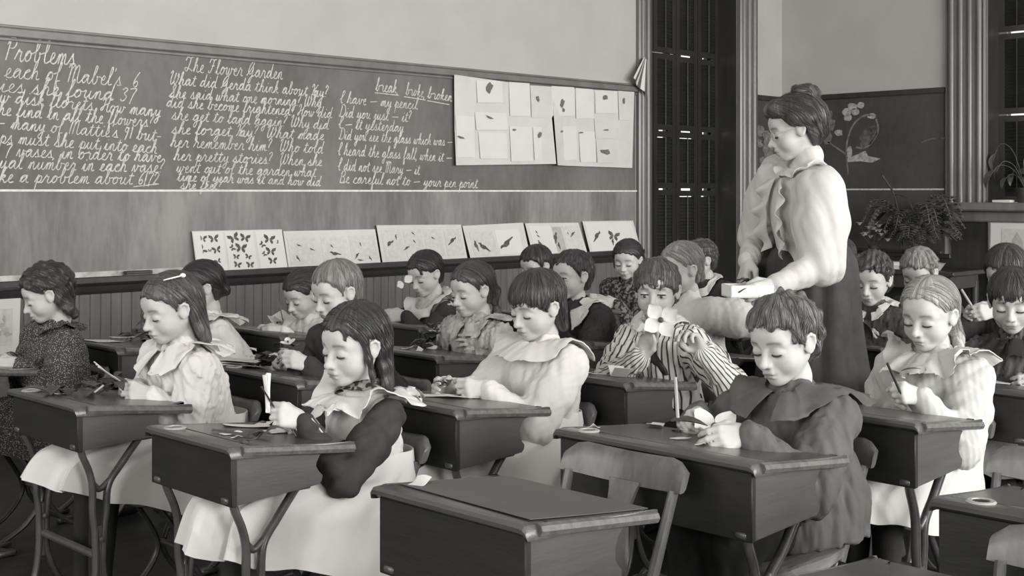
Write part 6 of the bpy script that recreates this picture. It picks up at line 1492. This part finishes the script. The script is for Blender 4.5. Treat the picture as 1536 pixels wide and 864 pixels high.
# writing boy
P_ = PP['K22']['hd']['R']['P']; ptip = top_at('D5', 1020, 640)
stick(onX(1018, 648, 2.30), onX(1013, 566, 2.33), 'long pale pen held upright by the writing boy', 'pen', .0042, M_wood, 'pen')
for i, (x, y, a, b, rz) in enumerate([(983, 640, .05, .035, .4), (1022, 659, .055, .022, .0), (1050, 668, .045, .02, .5), (1120, 664, .07, .03, -.3), (1095, 668, .05, .02, .2)]):
    scrap(top_at('D5', x, y), ['folded white scrap left of the pen hand of the writing boy', 'flat white petal shaped scrap nearest the front of the wide desk', 'torn white scrap in the middle front of the wide desk', 'pale paper slip under the cuff of the writing boy', 'narrow white scrap between flower and slip on the wide desk'][i], a, b, rz, 50 + i, fold=i == 0)
petal_flower(top_at('D5', 1072, 656) + Vector((0, 0, .022)), (-.2, -.3, 1), .062, 'white four petalled flower lying under the hand of the writing boy', 4, 3)
sprig(top_at('D5', 1040, 648), 'small dark leaf bits under the pen hand of the writing boy', 4, .035, .03, .02, 9)
e = empty('dark_leaf', onX(1034, 632, 2.31), 0, 'round dark leaf pinched in the pen hand of the writing boy', 'leaf'); mb = MB(); leaf_mesh(mb, Vector((-.03, .03, 0)), (.7, -.7, -.05), .085, .032, .1, random); mb.build('blade', M_leaf, e)
scrap(top_at('D5', 876, 640), 'small curled pale scrap at the far left corner of the wide desk', .03, .02, .2, 58, m=M_paper, lift=.012)
# striped boy and his flower
fl = atx(991, 480, 3.02); petal_flower(fl, (-.75, -.65, .1), .055, 'large pale flower held over the mouth of the boy in stripes', 4, 5)
ob = scrap(top_at('D13', 928, 566), 'folded white paper standing like a tent on the desk of the striped boy', .10, .05, .9, 61, fold=True, lift=.03)
scrap(top_at('D13', 880, 560), 'white torn bit at the left of the desk of the striped boy', .05, .03, .2, 62); scrap(top_at('D13', 898, 562), 'white torn bit beside the folded paper of the striped boy', .05, .025, -.5, 63)
# fringed girl
scrap(top_at('D3', 690, 596), 'pale sheet under the hands of the fringed girl', .16, .09, .1, 64, m=M_paper); scrap(top_at('D3', 640, 594), 'pale sheet at the far edge of the glossy desk of the fringed girl', .12, .07, -.3, 65, m=M_paper)
sprig(tuple(onY(668, 580, 2.6)), 'dark thin stems held between the hands of the fringed girl', 4, .035, .03, .01, 12)
# jacket boy's leaves
sprig(top_at('D9', 385, 548), 'big heap of dark leaves with white blossoms before the boy in the dark jacket', 16, .07, .11, .05, 13, flower=5)
for i in range(3):
    ob = scrap(top_at('D9', 338, 547) + Vector((0, 0, .002 + .008 * i)), ['bottom sheet of the paper stack at the left of the jacket boy', 'middle sheet of the paper stack at the left of the jacket boy', 'top sheet of the paper stack at the left of the jacket boy'][i], .11, .13, .2 + .2 * i, 70 + i, m=M_paper if i != 1 else M_printg)
petal_flower(onY(432, 514, 3.24), (-.3, -.2, .9), .022, 'small white flower at the fingertips of the jacket boy', 4, 6)
# wainscot row
def crumple(pos, label, R, h, seed, name='crumpled_paper', m=None):
    """loosely crumpled sheet: a fan of folded facets over the desk"""
    r = np.random.RandomState(seed); n = 15; u = np.linspace(-1, 1, n); X, Y = np.meshgrid(u, u, indexing='ij'); Z = np.zeros((n, n))
    for i in range(9):
        a = r.uniform(0, 6.28); c = r.uniform(-.7, .7); Z += r.uniform(-.5, 1) * np.abs(X * math.cos(a) + Y * math.sin(a) - c)
    Z = (Z - Z.min()) / (Z.max() - Z.min()); k = 1 - .25 * Z; V = np.stack([X * k * R, Y * k * R, Z * h], -1).reshape(-1, 3); N1 = n * n
    vs = [tuple(v) for v in V] + [tuple(v + np.array([0, 0, .0012])) for v in V]; fs = []
    for i in range(n - 1):
        for j in range(n - 1):
            q = (i * n + j, (i + 1) * n + j, (i + 1) * n + j + 1, i * n + j + 1); fs += [q[::-1], tuple(N1 + t for t in q)]
    for i in range(n - 1):
        for a_, b_ in ((i * n, (i + 1) * n), ((i + 1) * n + n - 1, i * n + n - 1), (i + 1, i), ((n - 1) * n + i, (n - 1) * n + i + 1)): fs.append((a_, b_, N1 + b_, N1 + a_))
    ob = MB().add(vs, fs).build(name, m or M_paper2, None, True, 25); ob.location = pos; ob.rotation_euler = (0, 0, r.uniform(0, 6)); return tag(ob, label, 'paper', 'white papers and flowers on the wainscot desk')
for i, (x, y, R_, h_) in enumerate([(392, 486, .055, .06), (418, 487, .06, .075), (444, 489, .05, .04)]):
    crumple(top_at('D10', x, y), ['crumpled white paper leftmost on the wainscot desk, at the thin twig', 'tallest crumpled white paper in the middle of the wainscot desk', 'flat crumpled white paper nearest the bent child on the wainscot desk'][i], R_, h_, 60 + i)
sprig(top_at('D10', 415, 492), 'small dark leaf bits among the crumpled white papers of the wainscot desk', 4, .03, .04, .03, 19)
p = top_at('D10', 392, 484); stick(p + Vector((0, 0, .03)), p + Vector((-.02, .02, .155)), 'thin pale twig standing up from the white paper flowers', 'twig', .0028, M_wood, 'twig')
scrap(top_at('D14', 150, 512), 'pale open papers on the desk beyond the leafy front desk', .16, .10, .2, 74, m=M_paper); scrap(top_at('D14', 168, 508) + Vector((0, 0, .01)), 'bright folded paper atop the open papers by the wainscot', .10, .04, -.1, 75)
sprig(top_at('D14', 200, 506), 'dark bushy plant lying on the desk by the wainscot', 14, .07, .08, .07, 15)
# grey dress girl, folded arms girl
sprig(top_at('D11', 650, 512), 'dark drooping plant held by the girl in the grey dress', 14, .06, .07, .09, 16, flower=3)
for i, (x, y) in enumerate([(600, 524), (612, 528), (648, 524), (638, 517)]): scrap(top_at('D11', x, y), ['curled white petal at the left end of the grey dress girl\'s desk', 'white petal second from the left on the grey dress girl\'s desk', 'white petal nearest the hand of the grey dress girl', 'white petal behind the others under the dark plant'][i], .05, .022, i * .7, 80 + i, m=M_petal, name='petal', cat='petal', grp='fallen petals', lift=.014)
petal_flower(onY(606, 424, 4.22), (-.2, -.7, .2), .042, 'large pale petals beside the cheek of the girl with folded arms', 2, 8, centre=False)
# tweed boy, braided girl, right edge
e = empty('dark_leaf', onX(1292, 482, 4.24), 0, 'dark leaf between the raised hands of the tweed jacket boy', 'leaf'); mb = MB()
for k in range(3): leaf_mesh(mb, Vector((0, 0, 0)), (-.2 + .3 * k, .5 - .5 * k, -.9), .085, .028, .2, random)
mb.build('blade', M_leaf, e)
petal_flower(onX(1285, 475, 4.27), (-.6, -.6, .3), .035, 'small white flower above the dark leaf of the tweed jacket boy', 4, 9)
P_ = PP['K19']['hd']['L']['P']; g0 = Vector(P_(.07, .02, -.02))
stick(onY(1352, 592, 1.60), onY(1331, 545, 1.60), 'dark pen held up in the fist of the braided girl', 'pen', .0034, M_iris, 'pen')
e = empty('dark_leaf', onY(1352, 556, 1.60), 0, 'small dark leaf tip above the fist of the braided girl', 'leaf'); mb = MB(); leaf_mesh(mb, Vector((0, 0, 0)), (.5, -.6, .15), .05, .008, .1, random); mb.build('blade', M_leaf, e)
P_ = PP['K20']['hd']['R']['w']; stick(onX(1462, 466, 4.52), onX(1442, 434, 4.5), 'pale pencil slanting from the hand of the stooping boy', 'pencil', .005)
scrap(top_at('D20', 1440, 480), 'white curled paper under the hand of the stooping boy', .12, .06, .3, 90); scrap(top_at('D16', 1500, 574), 'white paper at the near corner of the right edge desk', .10, .08, .2, 91)
scrap(top_at('D15', 1345, 512), 'white string of paper beside the elbow of the tweed jacket boy', .05, .03, .5, 92, lift=.02)
# shallow box of the standing woman
bp = onY(1122, 445, 2.22); e = empty('specimen_box', bp, math.radians(-38), 'shallow white pasteboard box of leaves held by the standing woman', 'box'); mb = MB()
mb.box((-.07, -.05, 0), (.07, .05, .004)); 
for a, b in (((-.07, -.05, 0), (.07, -.046, .038)), ((-.07, .046, 0), (.07, .05, .038)), ((-.07, -.05, 0), (-.066, .05, .038)), ((.066, -.05, 0), (.07, .05, .038))): mb.box(a, b)
mb.build('tray', M_paper2, e, False)
sprig(tuple(bp + Vector((0, 0, .02))), 'dark leaves lying in the box of the standing woman', 9, .05, .05, .03, 33)

# ================================================================ the far corner: plants, shelf, framed picture
tb = empty('plant_table', (9.0, 5.0, 0), 0, 'dark table of plants below the chalk orchid in the far corner', 'table')
MB().box((-.30, -.82, .60), (.24, .80, .635), .006).build('table_top', M_trimd, tb)
MB().box((-.26, -.78, .50), (.20, .76, .60), .004).build('apron', M_trimd, tb)
MB().box((-.22, -.74, .20), (.18, .72, .23), .004).build('shelf', M_trimd, tb)
for sx in (-.24, .18):
    for sy in (-.76, .74): MB().tube([(sx, sy, 0), (sx, sy, .35), (sx, sy, .55)], [.02, .028, .03], 10).build('leg', M_trimd, tb)
M_pot = mat('dark_pot', .05, .5, .3, var=.2); M_fern = mat('fern_green', .12, .6, .25, var=.4, scale=30)
def potted(pos, label, name='potted_fern', n=22, L=.36, pot=(.09, .14), seed=1, spread=1.0, m=None, up=.55, leaflets=True):
    r = random.Random(seed); e = empty(name, pos, 0, label, 'plant')
    MB().lathe([(0, 0), (pot[0] * .7, 0), (pot[0] * .92, pot[1] * .85), (pot[0], pot[1] * .85), (pot[0], pot[1]), (pot[0] * .85, pot[1]), (pot[0] * .8, pot[1] * .9), (0, pot[1] * .9)], n=20).build('pot', M_pot, e)
    for i in range(n):
        a = r.uniform(0, 6.28); l = L * r.uniform(.6, 1.1); u = up * r.uniform(.5, 1.4); mb = MB()
        P = spline([(0, 0, pot[1] * .9), (math.cos(a) * l * .35 * spread, math.sin(a) * l * .35 * spread, pot[1] + l * u * .8), (math.cos(a) * l * .75 * spread, math.sin(a) * l * .75 * spread, pot[1] + l * u), (math.cos(a) * l * spread, math.sin(a) * l * spread, pot[1] + l * u * .6)], 5)
        mb.tube(P, .003, 5)
        if leaflets:
            for k in range(2, len(P)):
                t = (P[k] - P[k - 1]).normalized(); s = t.cross(Vector((0, 0, 1))).normalized(); ll = l * .22 * math.sin(math.pi * (.15 + .8 * k / len(P)))
                for sg in (-1, 1): leaf_mesh(mb, P[k], t * .4 + s * sg, ll, ll * .22, .1, r)
        else: leaf_mesh(mb, P[-3], P[-1] - P[-3], l * .5, l * .12, .3, r)
        mb.build('frond', m or M_fern, e, True, 60)
    return e
pp = onX(1375, 392, 8.98); potted((8.94, pp.y, .636), 'broad dark fern in a pot on the far table below the chalk orchid', n=64, L=.36, seed=4, spread=1.0, up=.8)
p2 = onX(1345, 300, 8.98); e = empty('arching_stem', (8.98, onX(1352, 400, 8.98).y, .80), 0, 'tall dark leaning stem rising above the fern', 'plant')
mb = MB(); mb.tube(spline([(0, 0, 0), (0, .02, .22), (0, .06, .40), (-.02, .15, .55)], 6), [.012] * 10 + [.009] * 9, 6); mb.build('stem', M_leaf, e); mb = MB(); leaf_mesh(mb, Vector((0, .06, .40)), (0, -.6, -.3), .2, .03, .3, random); leaf_mesh(mb, Vector((0, .02, .25)), (0, .9, -.2), .25, .04, .5, random); mb.build('leaf', M_leaf, e)
vp = onX(1310, 392, 8.82); e = empty('flower_vase', (8.82, vp.y, .636), 0, 'dark vase of small white blossoms on the far table', 'vase')
MB().lathe([(0, 0), (.045, 0), (.06, .05), (.045, .11), (.03, .14), (.04, .17), (.03, .165), (0, .15)], n=18).build('vase', M_pot, e)
r = random.Random(6)
for i in range(18):
    a, rr, z = r.uniform(0, 6.28), r.uniform(.02, .11), r.uniform(.20, .34); mb = MB(); mb.tube([(0, 0, .15), (math.cos(a) * rr, math.sin(a) * rr, z)], .002, 5); c = Vector((math.cos(a) * rr, math.sin(a) * rr, z))
    mb.build('stem', M_leaf, e); mb = MB()
    for k in range(5): leaf_mesh(mb, c, (math.cos(1.26 * k + a), math.sin(1.26 * k + a), 1.0), .040, .016, .3, r)
    mb.build('blossom', M_petal, e, True, 60)
bp = onX(1352, 381, 8.78); ob = MB().box((-.06, -.09, 0), (.06, .09, .055), .004).build('card_box', M_paper2, None, False); ob.location = (8.78, bp.y, .636); ob.rotation_euler = (0, 0, .2); tag(ob, 'small white pasteboard box on the far table beside the vase', 'box')
bp = onX(1344, 408, 8.72); ob = MB().box((-.05, -.10, 0), (.05, .10, .03), .003).build('book', M_paper, None, False); ob.location = (8.76, bp.y - .02, .636); tag(ob, 'pale closed book on the front edge of the far table', 'book')
bp = onX(1400, 378, 8.80); ob = MB().lathe([(0, 0), (.05, 0), (.085, .05), (.09, .055), (.08, .055), (.045, .01), (0, .008)], n=22).build('bowl', mat('glazed_bowl', .45, .2, .5), None); ob.location = (8.80, bp.y, .636); tag(ob, 'small glazed bowl at the right end of the far table', 'bowl')
# framed picture under the sill and pots on the sill
fo = onX(1485, 326, XB - .06); f1 = onX(1570, 322, XB - .06); yb0, yb1 = fo.y, f1.y; zt_ = fo.z; zb_ = .42
e = empty('framed_picture', (XB - .045, (yb0 + yb1) / 2, zb_), 0, 'large white mounted picture of a house under the window sill', 'picture'); hw = abs(yb0 - yb1) / 2; hh = zt_ - zb_
MB().box((0, -hw, 0), (.012, hw, hh)).build('mount', M_paper2, e, False)
for a, b in (((-.012, -hw - .02, -.02), (.014, hw + .02, 0)), ((-.012, -hw - .02, hh), (.014, hw + .02, hh + .015)), ((-.012, hw, 0), (.014, hw + .02, hh)), ((-.012, -hw - .02, 0), (.014, -hw, hh))): MB().box(a, b, .003).build('frame_rail', M_trim, e)
MB().box((-.003, -hw * .55, hh * .38), (.0, hw * .6, hh * .86)).build('print', M_printl, e, False)
mb = MB(); mb.prism([(-.5 * hw, hh * .42), (.5 * hw, hh * .42), (.5 * hw, hh * .60), (-.5 * hw, hh * .60)], -.006, -.0032, 'x'); mb.prism([(-.2 * hw, hh * .60), (.25 * hw, hh * .60), (.2 * hw, hh * .72), (.03 * hw, hh * .82), (-.15 * hw, hh * .72)], -.006, -.0032, 'x'); mb.build('printed_figures', M_printg, e, False)
sp = onX(1528, 296, XB - .05); potted((XB - .05, sp.y - .05, 1.141), 'leafy plant in a dark pot on the window sill at the right edge', 'potted_plant', 16, .30, (.075, .11), 7, 1.0, mat('sill_leaf', .10, .4, .5, var=.5, scale=20), .9, False)
sp = onX(1505, 300, XB - .1); ob = MB().box((-.04, -.07, 0), (.04, .07, .02), .003).build('white_dish', M_paper2); ob.location = (XB - .1, sp.y, 1.141); tag(ob, 'flat white dish lying on the window sill at the right', 'dish')
